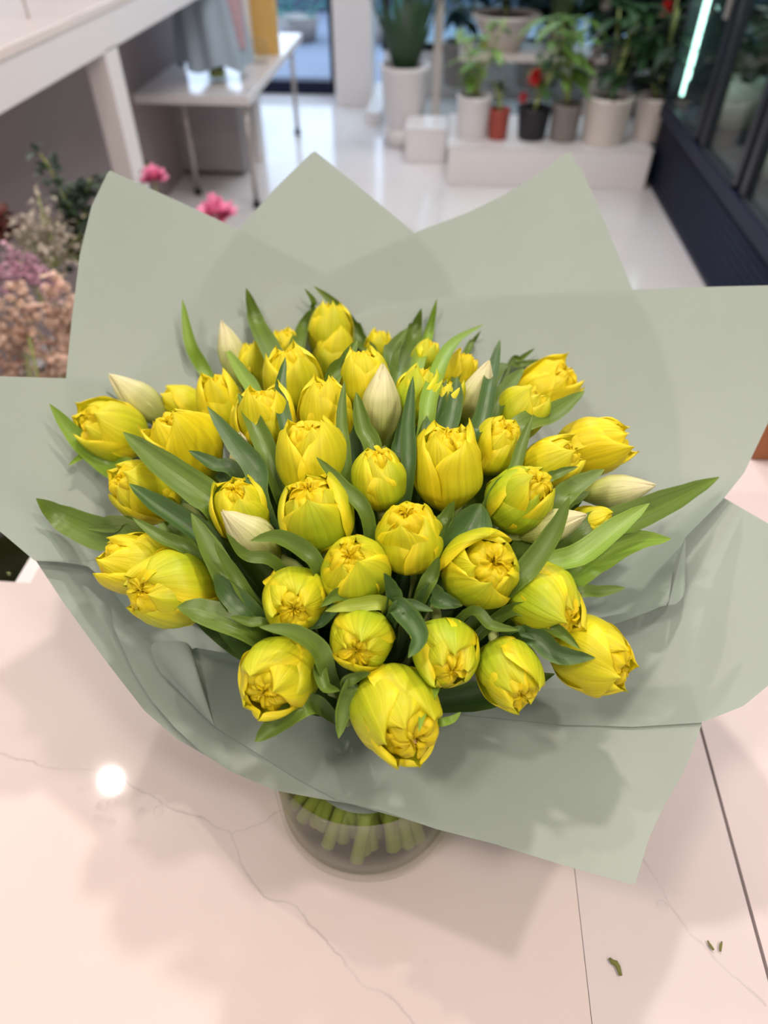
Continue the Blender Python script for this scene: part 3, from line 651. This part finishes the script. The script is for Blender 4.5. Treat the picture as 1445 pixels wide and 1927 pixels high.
# ------------------------------------------------------------------ left bench (display desk)
bx = -1.25
bench = thing('display_bench', (bx - .35, 2.6, 0), 'long white display bench with a deep apron at the upper left', 'bench')
MB().box((bx - .75, 1.05, 1.162), (bx, 5.3, 1.19)).build('bench_top', mat('bench_marble', (0.78, 0.70, 0.66), 0.08, var=.06), bench, False, bevel=.003)
MB().box((bx - .03, 1.07, 1.052), (bx - .005, 5.28, 1.162)).build('apron', M['white'], bench, False)
for y0, y1 in ((2.90, 3.03), (5.1, 5.23), (1.07, 1.2)):
    MB().box((bx - .09, y0, 0), (bx - .005, y1, 1.06)).build('leg', M['white'], bench, False, bevel=.004)
MB().box((bx - .50, 1.1, 0), (bx - .47, 5.2, 1.13)).build('back_panel', M['mauve'], bench, False)
# glassware on the bench
def glass_jar(x, y, z, r, h, label, group):
    t = thing('glass_jar', (x, y, z), label, 'jar', group)
    MB().lathe([(0, 0), (r * .9, 0), (r, .006), (r, h * .75), (r * .7, h), (r * .68, h), (r * .96, h * .74), (r * .96, .01), (0, .008)], (x, y, z), 28).build('jar_wall', M['glass'], t)
    return t
glass_jar(-1.31, 2.05, 1.173, .035, .12, 'clear glass jar on the bench at the left edge', None)
gj = thing('metal_stand', (-1.36, 2.62, 1.173), 'small dark wire stand on the bench at the upper left', 'stand')
MB().tube([(-1.42, 2.56, 1.18), (-1.33, 2.60, 1.18), (-1.30, 2.72, 1.18), (-1.38, 2.78, 1.18), (-1.44, 2.68, 1.18), (-1.42, 2.56, 1.18)], .006, 8).build('ring', M['darkframe'], gj)
MB().tube([(-1.38, 2.66, 1.18), (-1.38, 2.66, 1.30)], .005, 8).build('rod', M['metal'], gj)

# ------------------------------------------------------------------ table beyond the bench
TZ = .61
tb = thing('white_table', (-1.4, 5.1, 0), 'white topped table with thin metal legs beyond the bench', 'table')
MB().box((-1.80, 4.22, TZ - .045), (-1.075, 6.0, TZ)).build('table_top', mat('white_gloss_table', (.74, .70, .69), .12), tb, False, bevel=.004)
for x, y in ((-1.115, 4.27), (-1.115, 5.75), (-1.53, 4.45), (-1.75, 5.9)):
    lg = MB().tube([(x, y, .04), (x, y, TZ - .045)], .016, 10).build('leg', M['metal'], tb)
    MB().lathe([(0, 0), (.022, .004), (.026, .02), (.018, .045), (0, .05)], (x, y, 0), 14).build('caster', M['blackp'], lg).matrix_parent_inverse = Matrix.Identity(4)
cb = thing('storage_cabinet', (-1.55, 5.05, 0), 'plain grey cabinet standing under the white table', 'cabinet')
MB().box((-1.85, 4.80, 0.03), (-1.30, 5.35, .55)).build('cabinet_body', M['greypanel'], cb, False, bevel=.004)
MB().box((-1.84, 4.785, 0.04), (-1.31, 4.80, .54)).build('door', M['greypanel'], cb, False, bevel=.004)

# wrapped bouquet on that table
bp_ = aty(403, 130, 4.55); bpx, bpy_ = bp_.x, 4.6
wbq = thing('wrapped_bouquet', (bpx, bpy_, TZ), 'pale blue paper wrapped bouquet standing in a glass vase on the white table', 'bouquet')
MB().lathe([(0, 0), (.06, 0), (.062, .01), (.055, .10), (.052, .10), (.058, .012), (0, .01)], (bpx, bpy_, TZ), 28).build('vase', M['glass'], wbq)
MB().lathe([(0, .012), (.045, .012), (.045, .06), (0, .06)], (bpx, bpy_, TZ), 20).build('stems', M['stem'], wbq)
rows = []
for i in range(14):
    s = i / 13
    rows.append([(bpx + (.21 - .05 * s) * (1 + .10 * math.cos(9 * a + s * 2)) * math.cos(a), bpy_ + (.15 - .04 * s) * (1 + .10 * math.cos(9 * a + s * 2)) * math.sin(a), TZ + .075 + .5 * s + .02 * math.cos(5 * a)) for a in [2 * math.pi * k / 72 for k in range(72)]])
MB().grid(rows, closed=True).build('blue_paper', mat('pale_blue_paper', (.36, .45, .53), .5, var=.12, vscale=5), wbq)
rows2 = [[(bpx + .17 + .07 * math.cos(a) * (.4 + s) - .06 * s, bpy_ - .03 + .07 * math.sin(a) * (.4 + s), TZ + .16 + .45 * s) for a in [2 * math.pi * k / 30 for k in range(30)]] for s in [i / 8 for i in range(9)]]
MB().grid(rows2, closed=True).build('pink_paper', mat('dusty_pink_paper', (.50, .34, .38), .5, var=.1), wbq)
# yellow gift bag + small glass
yb = aty(492, 52, 5.3)
t = thing('yellow_bag', (yb.x, 5.3, TZ), 'mustard yellow gift bag behind the blue wrapped bouquet', 'bag')
MB().box((yb.x - .11, 5.25, TZ), (yb.x + .10, 5.36, TZ + .42)).build('bag_body', mat('mustard_paper', (.70, .42, .12), .6, var=.06), t, False, bevel=.006)
MB().tube(spline([(yb.x - .05, 5.30, TZ + .41), (yb.x - .03, 5.30, TZ + .5), (yb.x + .03, 5.30, TZ + .5), (yb.x + .05, 5.30, TZ + .41)], 12), .004, 6).build('handle', M['white'], t)
g2 = aty(485, 78, 5.05)
glass_jar(g2.x, 5.05, TZ, .055, .13, 'small glass jar beside the yellow bag on the white table', None)
# outdoor greenery beyond the door
def blob_bush(name, loc, r, h, color, label, cat, n=220, group=None, ls=.09):
    rnd = random.Random(int(loc[0] * 97 + loc[1] * 31)); t = thing(name, loc, label, cat, group)
    mb = MB()
    for k in range(n):
        a = rnd.uniform(0, 6.28); e = rnd.uniform(0, 1); rr = r * math.sqrt(rnd.uniform(.1, 1)) * math.sin(math.pi * (.15 + .8 * e)) ** .6
        c = Vector((loc[0] + rr * math.cos(a), loc[1] + rr * math.sin(a), loc[2] + h * (.25 + .75 * e)))
        d = Vector((math.cos(a) + rnd.uniform(-.6, .6), math.sin(a) + rnd.uniform(-.6, .6), rnd.uniform(-.2, 1))).normalized(); s = d.orthogonal().normalized()
        l = ls * rnd.uniform(.6, 1.3); cc = mixc(color, [q * 1.9 for q in color], rnd.random())
        mb.add([c, c + d * l * .45 + s * l * .22, c + d * l, c + d * l * .45 - s * l * .22], [(0, 1, 2, 3)], [cc] * 4)
    mb.build('foliage', M['bgleaf'], t)
    MB().lathe([(0, 0), (r * .5, 0), (r * .62, h * .3), (r * .56, h * .3), (0, h * .27)], loc, 20).build('pot', M['potgrey'], t)
    return t
M['bgleaf'] = leafy('houseplant_leaf', 0.45, 0.25, 0, 0.1, var=.1)
blob_bush('outdoor_shrub', (-1.75, 9.6, -.06), .38, .8, (.02, .12, .10), 'teal green shrub outside the door, on the left', 'shrub', group='shrubs outside the door')
blob_bush('outdoor_shrub', (-.95, 9.6, -.06), .38, .8, (.02, .12, .10), 'teal green shrub outside the door, on the right near the dark jamb', 'shrub', group='shrubs outside the door')

# ------------------------------------------------------------------ plant stand, platform and potted plants
pf = thing('white_platform', (.67, 5.1, 0), 'low white platform under the row of potted plants', 'platform')
MB().box((.035, 4.76, 0), (1.30, 5.5, .225)).build('platform_body', M['white'], pf, False, bevel=.004)
MB().box((.03, 4.755, .225), (1.305, 5.5, .232)).build('platform_top', M['white'], pf, False)
sb = thing('small_white_block', (-.12, 5.35, 0), 'small white block left of the low platform at the foot of the shelf post', 'block')
MB().box((-.26, 5.18, 0), (.02, 5.5, .205)).build('block_body', M['white'], sb, False, bevel=.006)
MB().box((-.265, 5.175, .205), (.02, 5.505, .215)).build('block_top', M['white'], sb, False, bevel=.003)
sh = thing('plant_shelf', (.45, 6.0, 0), 'cream painted plant shelf with two boards in front of the window', 'shelf')
for x in (-.075, 1.05):
    MB().box((x - .03, 5.85, 0), (x + .03, 5.91, 1.5)).build('post', M['potcream'], sh, False, bevel=.003)
MB().box((-.30, 5.70, .93), (1.15, 6.25, .985)).build('shelf_board', M['potcream'], sh, False, bevel=.003)
MB().box((.08, 5.74, .50), (1.1, 6.2, .54)).build('shelf_board', M['potcream'], sh, False, bevel=.003)
def leaf_blade(mb, c, d, l, w_, col_, droop=.3, n=5):
    d = d.normalized(); s = d.cross(Vector((0, 0, 1))); s = s.normalized() if s.length > .01 else Vector((1, 0, 0)); rows = []
    for i in range(n):
        t = i / (n - 1); p = c + d * l * t - Vector((0, 0, droop * l * t * t)); ww = w_ * math.sin(math.pi * (.08 + .92 * t) ** .8) * .5 + .0008
        rows.append([p - s * ww, p + Vector((0, 0, -.15 * ww)), p + s * ww])
    mb.grid(rows, [col_] * (3 * n), [(p[0] * 5, p[2] * 5) for r in rows for p in r])
def potted(u, v, y, z, rpx, hpx, kind, pm, label, taper=.82, lh=.4, lc=(.03, .10, .02), n=40, seed=1, flower=None, name='potted_plant', group='potted plants at the back'):
    """u,v: pixel of the pot's foot centre; y: its distance; z: the surface it stands on"""
    p = aty(u, v, y); D = (y * math.cos(PITCH) / 1.0 + (CAM_Z - z) * math.sin(PITCH)); r = rpx * D / F_PX; h = hpx * D / F_PX * 1.12
    x = p.x; rnd = random.Random(seed); t = thing(name, (x, y, z), label, 'potted plant', group)
    MB().lathe([(0, 0), (r * taper, 0), (r * (taper + .03), .01), (r, h * .9), (r * 1.04, h * .92), (r * 1.04, h), (r * .93, h), (r * .9, h * .85), (0, h * .85)], (x, y, z), 28).build('pot', pm, t)
    MB().lathe([(0, h * .87), (r * .9, h * .87), (0, h * .88)], (x, y, z), 20).build('soil', M['soil'], t)
    top = Vector((x, y, z + h * .87)); mb = MB()
    if kind == 'upright':   # stiff blades from the soil
        for k in range(n):
            a = rnd.uniform(0, 6.28); d = Vector((math.cos(a) * .35, math.sin(a) * .35, 1)); leaf_blade(mb, top + Vector((math.cos(a), math.sin(a), 0)) * r * .4, d, lh * rnd.uniform(.5, 1.1), .05, mixc(lc, [q * 1.8 for q in lc], rnd.random()), .15)
    else:
        stm = MB()
        for b_ in range(5 if kind == 'bush' else 3):
            a = rnd.uniform(0, 6.28); tip = top + Vector((math.cos(a) * lh * .32, math.sin(a) * lh * .32, lh * rnd.uniform(.55, .95)))
            st = spline([top, top.lerp(tip, .5) + Vector((0, 0, .03)), tip], 8); stm.tube(st, .006, 6)
            for k in range(n // (5 if kind == 'bush' else 3)):
                c = st[rnd.randint(2, 7)]; a2 = rnd.uniform(0, 6.28); d = Vector((math.cos(a2), math.sin(a2), rnd.uniform(-.1, .8)))
                leaf_blade(mb, c, d, lh * rnd.uniform(.22, .42), lh * .13, mixc(lc, [q * 2 for q in lc], rnd.random()), .5)
        stm.build('stems', M['stem'], t)
    mb.build('foliage', M['bgleaf'], t)
    if flower:
        for (fu, fv, fs, fc) in flower:
            q = aty(fu, fv, y - .02); fr = fs * D / F_PX; fm = MB()
            for k in range(9):
                a = k * .698; leaf_blade(fm, q, Vector((math.cos(a), -.4, math.sin(a))), fr, fr * .8, fc, .2)
            for k in range(6):
                a = k * 1.047 + .3; leaf_blade(fm, q + Vector((0, -.01, 0)), Vector((math.cos(a), -.9, math.sin(a))), fr * .6, fr * .6, fc, .1)
            fm.build('flower', M['bgleaf'], t)
    return t
RED, YLW = (.65, .03, .03), (.60, .55, .03)
G1, G2, G3 = (.025, .06, .022), (.045, .11, .03), (.11, .20, .04)
potted(760, 232, 5.62, 0.12, 44, 88, 'upright', M['potwhite'], 'large white pot with tall upright foliage at the left of the plant shelf', .80, .62, G1, 60, 1)
MB().lathe([(0, 0), (.15, 0), (.15, .12), (0, .12)], (aty(760, 232, 5.62).x, 5.62, 0), 28).build('pot_stand', M['white'])
ps = bpy.data.objects['pot_stand']; tag(ps, 'round white stand under the large white pot by the column', 'stand')
potted(888, 262, 4.98, .232, 32, 62, 'bush', M['potwhite'], 'white pot with yellow green shrub at the left of the platform', .85, .46, G3, 46, 2)
potted(935, 262, 4.95, .232, 19, 44, 'cactus', M['terracotta'], 'small terracotta red pot with a short brown green plant', .86, .22, (.05, .06, .03), 26, 3)
potted(998, 266, 4.97, .232, 30, 46, 'bush', M['blackp'], 'black round pot with a red flowering plant', .8, .34, G2, 36, 4, flower=[(1008, 140, 17, RED), (985, 180, 11, RED)])
potted(1056, 270, 4.95, .232, 27, 54, 'bush', M['potgrey'], 'grey brown pot with bright green long leaved plant', .88, .55, G3, 50, 5, flower=[(1110, 120, 12, (.12, .01, .02))])
potted(1128, 285, 4.93, .232, 42, 68, 'bush', M['potcream'], 'wide cream pot with dark bushy foliage at the right of the platform', .84, .55, G1, 80, 6)
potted(1218, 250, 5.02, .232, 32, 62, 'bush', M['potcream'], 'cream pink pot with dark spreading plant in the corner by the cooler', .8, .55, (.03, .05, .03), 80, 7, flower=[(1255, 12, 14, RED)])
potted(940, 152, 5.95, .54, 60, 50, 'bush', M['potcream'], 'wide cream bowl of small plants on the lower shelf board', .45, .26, (.05, .07, .05), 70, 8, flower=[(905, 42, 9, RED), (910, 78, 12, YLW), (893, 98, 10, YLW), (918, 112, 9, YLW)])
potted(1040, 150, 6.0, .54, 24, 30, 'upright', M['potgrey'], 'tall narrow cactus like plant on the lower shelf board', .85, .55, (.07, .12, .04), 16, 9)
potted(1150, 160, 6.1, .30, 44, 60, 'bush', M['potgrey'], 'large dark leaved plant rising behind the right end of the shelf', .85, 1.25, (.02, .055, .035), 240, 10)
potted(1010, 150, 6.5, .20, 44, 60, 'bush', M['potgrey'], 'tall dark shrub on the floor behind the shelf, close to the window', .85, 1.1, (.025, .06, .05), 120, 11)
potted(870, 150, 6.5, .20, 40, 60, 'bush', M['potgrey'], 'dark blue green shrub behind the shelf post', .85, .8, (.02, .05, .06), 90, 12)
potted(925, 18, 5.9, .985, 34, 40, 'upright', M['potwhite'], 'bright white pot on the upper shelf board', .8, .3, G2, 20, 13)
potted(1240, 150, 5.8, .1, 44, 60, 'bush', M['blackp'], 'very dark leafy plant between the shelf and the cooler', .85, 1.5, (.02, .03, .028), 300, 14)

# ------------------------------------------------------------------ flower cooler on the right
X0 = 1.335
fc = thing('flower_cooler', (1.8, 3.4, 0), 'dark navy flower cooler with glass doors and ribbed base on the right', 'cooler')
MB().box((X0 + .02, 1.9, 0), (2.4, 4.93, .39)).build('cooler_base', M['navy'], fc, False)
for k in range(9):
    z = .045 + k * .037
    MB().tube([(X0 + .018, 1.92, z), (X0 + .018, 4.92, z)], .011, 8).build('rib', M['navy'], fc)
MB().box((X0 - .01, 1.88, .39), (2.42, 4.95, .465)).build('sill', M['navy'], fc, False, bevel=.004)
MB().box((X0 + .02, 4.88, .43), (2.4, 4.93, 2.4)).build('end_panel', M['darkframe'], fc, False)
MB().box((2.38, 1.9, .43), (2.42, 4.93, 2.4)).build('cooler_back', mat('cooler_back_green', (.20, .26, .24), .4), fc, False)
MB().box((X0, 1.9, 2.4), (2.42, 4.93, 2.5)).build('cooler_top', M['darkframe'], fc, False)
for ya, yb_ in ((4.93, 4.11), (4.05, 3.40), (3.34, 2.40)):
    fr = MB()
    fr.box((X0, yb_, .43), (X0 + .045, yb_ + .055, 2.4)); fr.box((X0, ya - .055, .43), (X0 + .045, ya, 2.4)); fr.box((X0, yb_, .43), (X0 + .045, ya, .48)); fr.box((X0, yb_, 2.35), (X0 + .045, ya, 2.4))
    d_ = fr.build('door', M['darkframe'], fc, False)
    for nm, mm, bb in (('pane', M['pane'], ((X0 + .02, yb_ + .05, .48), (X0 + .026, ya - .05, 2.35))), ('handle', M['metal'], ((X0 - .03, yb_ + .02, 1.0), (X0 - .012, yb_ + .04, 1.5)))):
        q = MB().box(*bb).build(nm, mm, None, False); q.parent = d_; q.matrix_parent_inverse = Matrix.Translation((0, 0, 0))
        q.matrix_parent_inverse = MWI[fc.name].inverted() @ MWI[fc.name]
for z in (.95, 1.55):
    MB().box((X0 + .12, 1.95, z), (2.36, 4.86, z + .02)).build('shelf', M['pane'], fc, False)
MB().box((X0 + .052, 4.78, .53), (X0 + .066, 4.80, 2.3)).build('led_strip', M['led'], fc, False)
MB().box((X0 + .085, 4.84, .60), (X0 + .095, 4.875, 2.3)).build('led_strip', M['led'], fc, False)
MB().box((X0 + .07, 3.42, .62), (X0 + .085, 3.43, 2.3)).build('led_strip', M['led'], fc, False)
def cooler_bucket(x, y, z, colr, label, seed):
    rnd = random.Random(seed); t = thing('flower_bucket', (x, y, z), label, 'flower bucket', 'flower buckets in the cooler')
    MB().lathe([(0, 0), (.09, 0), (.12, .26), (.112, .26), (.085, .01), (0, .01)], (x, y, z), 24).build('bucket', M['potcream'], t)
    fo, fl = MB(), MB()
    for k in range(26):
        a = rnd.uniform(0, 6.28); e = rnd.uniform(.1, .75); tip = Vector((x + math.cos(a) * .2 * e, y + math.sin(a) * .2 * e, z + .26 + rnd.uniform(.12, .3)))
        leaf_blade(fo, Vector((x, y, z + .2)), tip - Vector((x, y, z + .2)), .3, .04, mixc(G1, G2, rnd.random()), .1)
        for q in range(6):
            a2 = q * 1.047; leaf_blade(fl, tip, Vector((math.cos(a2), math.sin(a2), .5)), .04, .035, colr, .2, 4)
    fo.build('foliage', M['bgleaf'], t); fl.build('blooms', M['bgleaf'], t)
cooler_bucket(1.62, 4.45, .431, (.7, .55, .55), 'cream bucket of pale pink flowers at the far end inside the cooler', 1)
cooler_bucket(1.60, 3.65, .431, (.75, .72, .68), 'cream bucket of white flowers low in the middle of the cooler', 2)
cooler_bucket(1.62, 3.05, .431, (.8, .35, .40), 'cream bucket of pink flowers at the near end inside the cooler', 3)
cooler_bucket(1.65, 3.9, .971, (.75, .30, .32), 'cream bucket of rose red flowers on the cooler shelf', 4)
cooler_bucket(1.65, 3.3, .971, (.8, .7, .66), 'cream bucket of white roses on the cooler shelf, near end', 5)

# ------------------------------------------------------------------ flowers in buckets at the left
def bucket(x, y, r, h, label):
    t = thing('black_bucket', (x, y, 0), label, 'bucket', 'black flower buckets left of the counter')
    MB().lathe([(0, 0), (r * .8, 0), (r, h), (r * 1.05, h), (r * 1.05, h + .015), (r * .95, h + .015), (r * .76, .012), (0, .012)], (x, y, 0), 40).build('bucket_wall', M['blackp'], t)
    MB().lathe([(0, h * .8), (r * .9, h * .8), (0, h * .81)], (x, y, 0), 30).build('water', M['water'], t)
bucket(-.80, .86, .21, .62, 'wide black flower bucket just beyond the counter edge at the left')
bucket(-1.02, 1.32, .20, .36, 'black flower bucket under the peach flowers at the left')
bucket(-1.06, 1.82, .20, .36, 'black flower bucket farther back under the white filler flowers')
bucket(-.80, 2.20, .17, .36, 'black flower bucket holding the pink carnations')
M['floret'] = leafy('floret_tissue', .6, .2, 0, .1, var=.12)
def spike(u, v, y, size, colr, label, seed, name='flower_spike', cat='flower', group=None, foot=None, n=70, lean=None):
    rnd = random.Random(seed); p = aty(u, v, y); t = thing(name, p, label, cat, group)
    ln = lean or Vector((rnd.uniform(-.5, .5), rnd.uniform(-.4, .2), rnd.uniform(.3, .8))); ln.normalize(); mb = MB()
    for k in range(n):
        s = rnd.uniform(-1, 1); c = p + ln * size * s; a = rnd.uniform(0, 6.28); o_ = ln.orthogonal().normalized(); q = ln.cross(o_)
        c += (o_ * math.cos(a) + q * math.sin(a)) * size * .30 * math.sqrt(max(0, 1 - s * s)); cc = mixc(colr, [x_ * .6 for x_ in colr], rnd.random())
        for w_ in range(3):
            d = (c - p - ln * size * s).normalized() + Vector((rnd.uniform(-.8, .8), rnd.uniform(-.8, .8), rnd.uniform(-.8, .8)))
            leaf_blade(mb, c, d, size * .26, size * .22, cc, .2, 4)
    mb.build('florets', M['floret'], t)
    if foot:
        f = Vector(foot); MB().tube(spline([p - ln * size, p.lerp(f, .5), f], 10), .004, 6).build('stem', M['stem'], t)
    return t
PEACH, PINK = (.95, .70, .56), (.88, .55, .70)
pk = [(40,580),(105,600),(20,640),(75,650),(115,560),(50,700),(110,690),(10,600),(130,640),(-20,680)]
for k, (u, v) in enumerate(pk):
    spike(u, v, 1.45 + .02 * (k % 3), .062, PEACH, ['peach flower spike in the left clump, %s' % s for s in ('upper left one', 'near the paper edge at mid height', 'at the left edge of the photo', 'in the middle of the clump', 'topmost beside the paper', 'lowest in the middle', 'lowest beside the paper', 'highest at the left edge', 'touching the paper edge', 'cut off at the left edge')][k], 40 + k, group='peach flower spikes at the left', foot=(-1.02, 1.32, .1))
for k, (u, v) in enumerate([(15,520),(60,505),(85,530),(35,495)]):
    spike(u, v, 1.62, .055, PINK, ['pink flower at the left edge above the peach spikes', 'pink flower in the middle of the small pink cluster', 'pink flower of the cluster nearest the paper', 'uppermost pink flower of the small cluster'][k], 70 + k, name='pink_flower', group='pink flowers at the left', foot=(-1.04, 1.7, .2), n=40)
def cloud(name, u, v, y, rx, rz, colr, label, cat, seed, n, ls, stem_to):
    rnd = random.Random(seed); p = aty(u, v, y); t = thing(name, p, label, cat); mb, sm = MB(), MB()
    for k in range(n):
        d = Vector((rnd.gauss(0, .5), rnd.gauss(0, .4), rnd.gauss(0, .5))); c = p + Vector((d.x * rx, d.y * rx, d.z * rz)); cc = mixc(colr, [x_ * .55 for x_ in colr], rnd.random())
        for q in range(2): leaf_blade(mb, c, Vector((rnd.uniform(-1, 1), rnd.uniform(-1, 1), rnd.uniform(-1, 1))), ls, ls * .8, cc, .1, 4)
        if k % 12 == 0: sm.tube([c, p - Vector((0, 0, rz * 1.2)), Vector(stem_to)], .0015, 5)
    f = mb.build('florets', M['floret'], t); f['kind'] = 'stuff'; sm.build('stems', M['stem'], t); return t
cloud('gypsophila_bunch', 85, 445, 1.75, .10, .07, (.62, .56, .46), 'cream white filler flower bunch above the pink flowers at the left', 'flowers', 5, 420, .012, (-1.06, 1.82, .2))
cloud('dark_red_flower', -5, 425, 1.75, .05, .04, (.16, .04, .03), 'dark red brown flower at the left edge of the photo', 'flower', 6, 120, .02, (-1.06, 1.82, .2))
def branch(pts, y, n, ls, colr, label, seed, foot=(-1.06, 1.82, .2)):
    rnd = random.Random(seed); P = spline([aty(u, v, y) for u, v in pts], 18); t = thing('leafy_branch', P[0], label, 'foliage branch', 'dark leafy branches at the left')
    MB().tube(spline([Vector(foot), P[0]], 4)[:-1] + P, .003, 6).build('stem', M['stem'], t); mb = MB()
    for k in range(n):
        c = P[int(rnd.uniform(.15, 1) * 17)] + Vector((rnd.uniform(-.02, .02), rnd.uniform(-.02, .02), rnd.uniform(-.02, .02)))
        leaf_blade(mb, c, Vector((rnd.uniform(-1, 1), rnd.uniform(-1, 1), rnd.uniform(-.3, 1))), ls * rnd.uniform(.7, 1.3), ls * .5, mixc(colr, [x_ * 2 for x_ in colr], rnd.random()), .2)
    mb.build('foliage', M['bgleaf'], t)
branch([(165,520),(150,430),(120,370),(95,320),(75,288)], 1.8, 60, .035, (.03, .055, .03), 'dark leafy branch reaching farthest up left beneath the bench', 1)
branch([(170,520),(165,440),(160,380),(170,335)], 1.82, 90, .045, (.03, .05, .03), 'dark leafy branch close to the left paper corner', 2)
branch([(150,520),(140,460),(130,400),(128,350)], 1.84, 90, .045, (.035, .055, .03), 'dark leafy branch between the other two, behind the white filler flowers', 3)
branch([(275,480),(270,370),(275,310)], 2.3, 14, .03, (.05, .07, .04), 'thin sprig in front of the white bench leg', 4, foot=(-.80, 2.2, .2))
for k, (u, v, s, lb) in enumerate([(290, 338, .055, 'pink carnation in front of the white bench leg'), (406, 408, .085, 'bright pink carnation behind the paper beside the back peak')]):
    p = aty(u, v, 2.1); t = thing('pink_carnation', p, lb, 'flower', 'pink carnations behind the bouquet'); rnd = random.Random(k); mb = MB()
    for q in range(70):
        d = Vector((rnd.gauss(0, 1), rnd.gauss(0, 1), abs(rnd.gauss(0, .8)))).normalized(); leaf_blade(mb, p + d * s * .15, d, s * rnd.uniform(.5, .8), s * .45, mixc((.95, .38, .58), (.88, .25, .45), rnd.random()), .1, 4)
    mb.build('petals', M['floret'], t); MB().tube(spline([p, p - Vector((0, 0, .2)), Vector((-.80, 2.2, .2))], 8), .003, 6).build('stem', M['stem'], t)
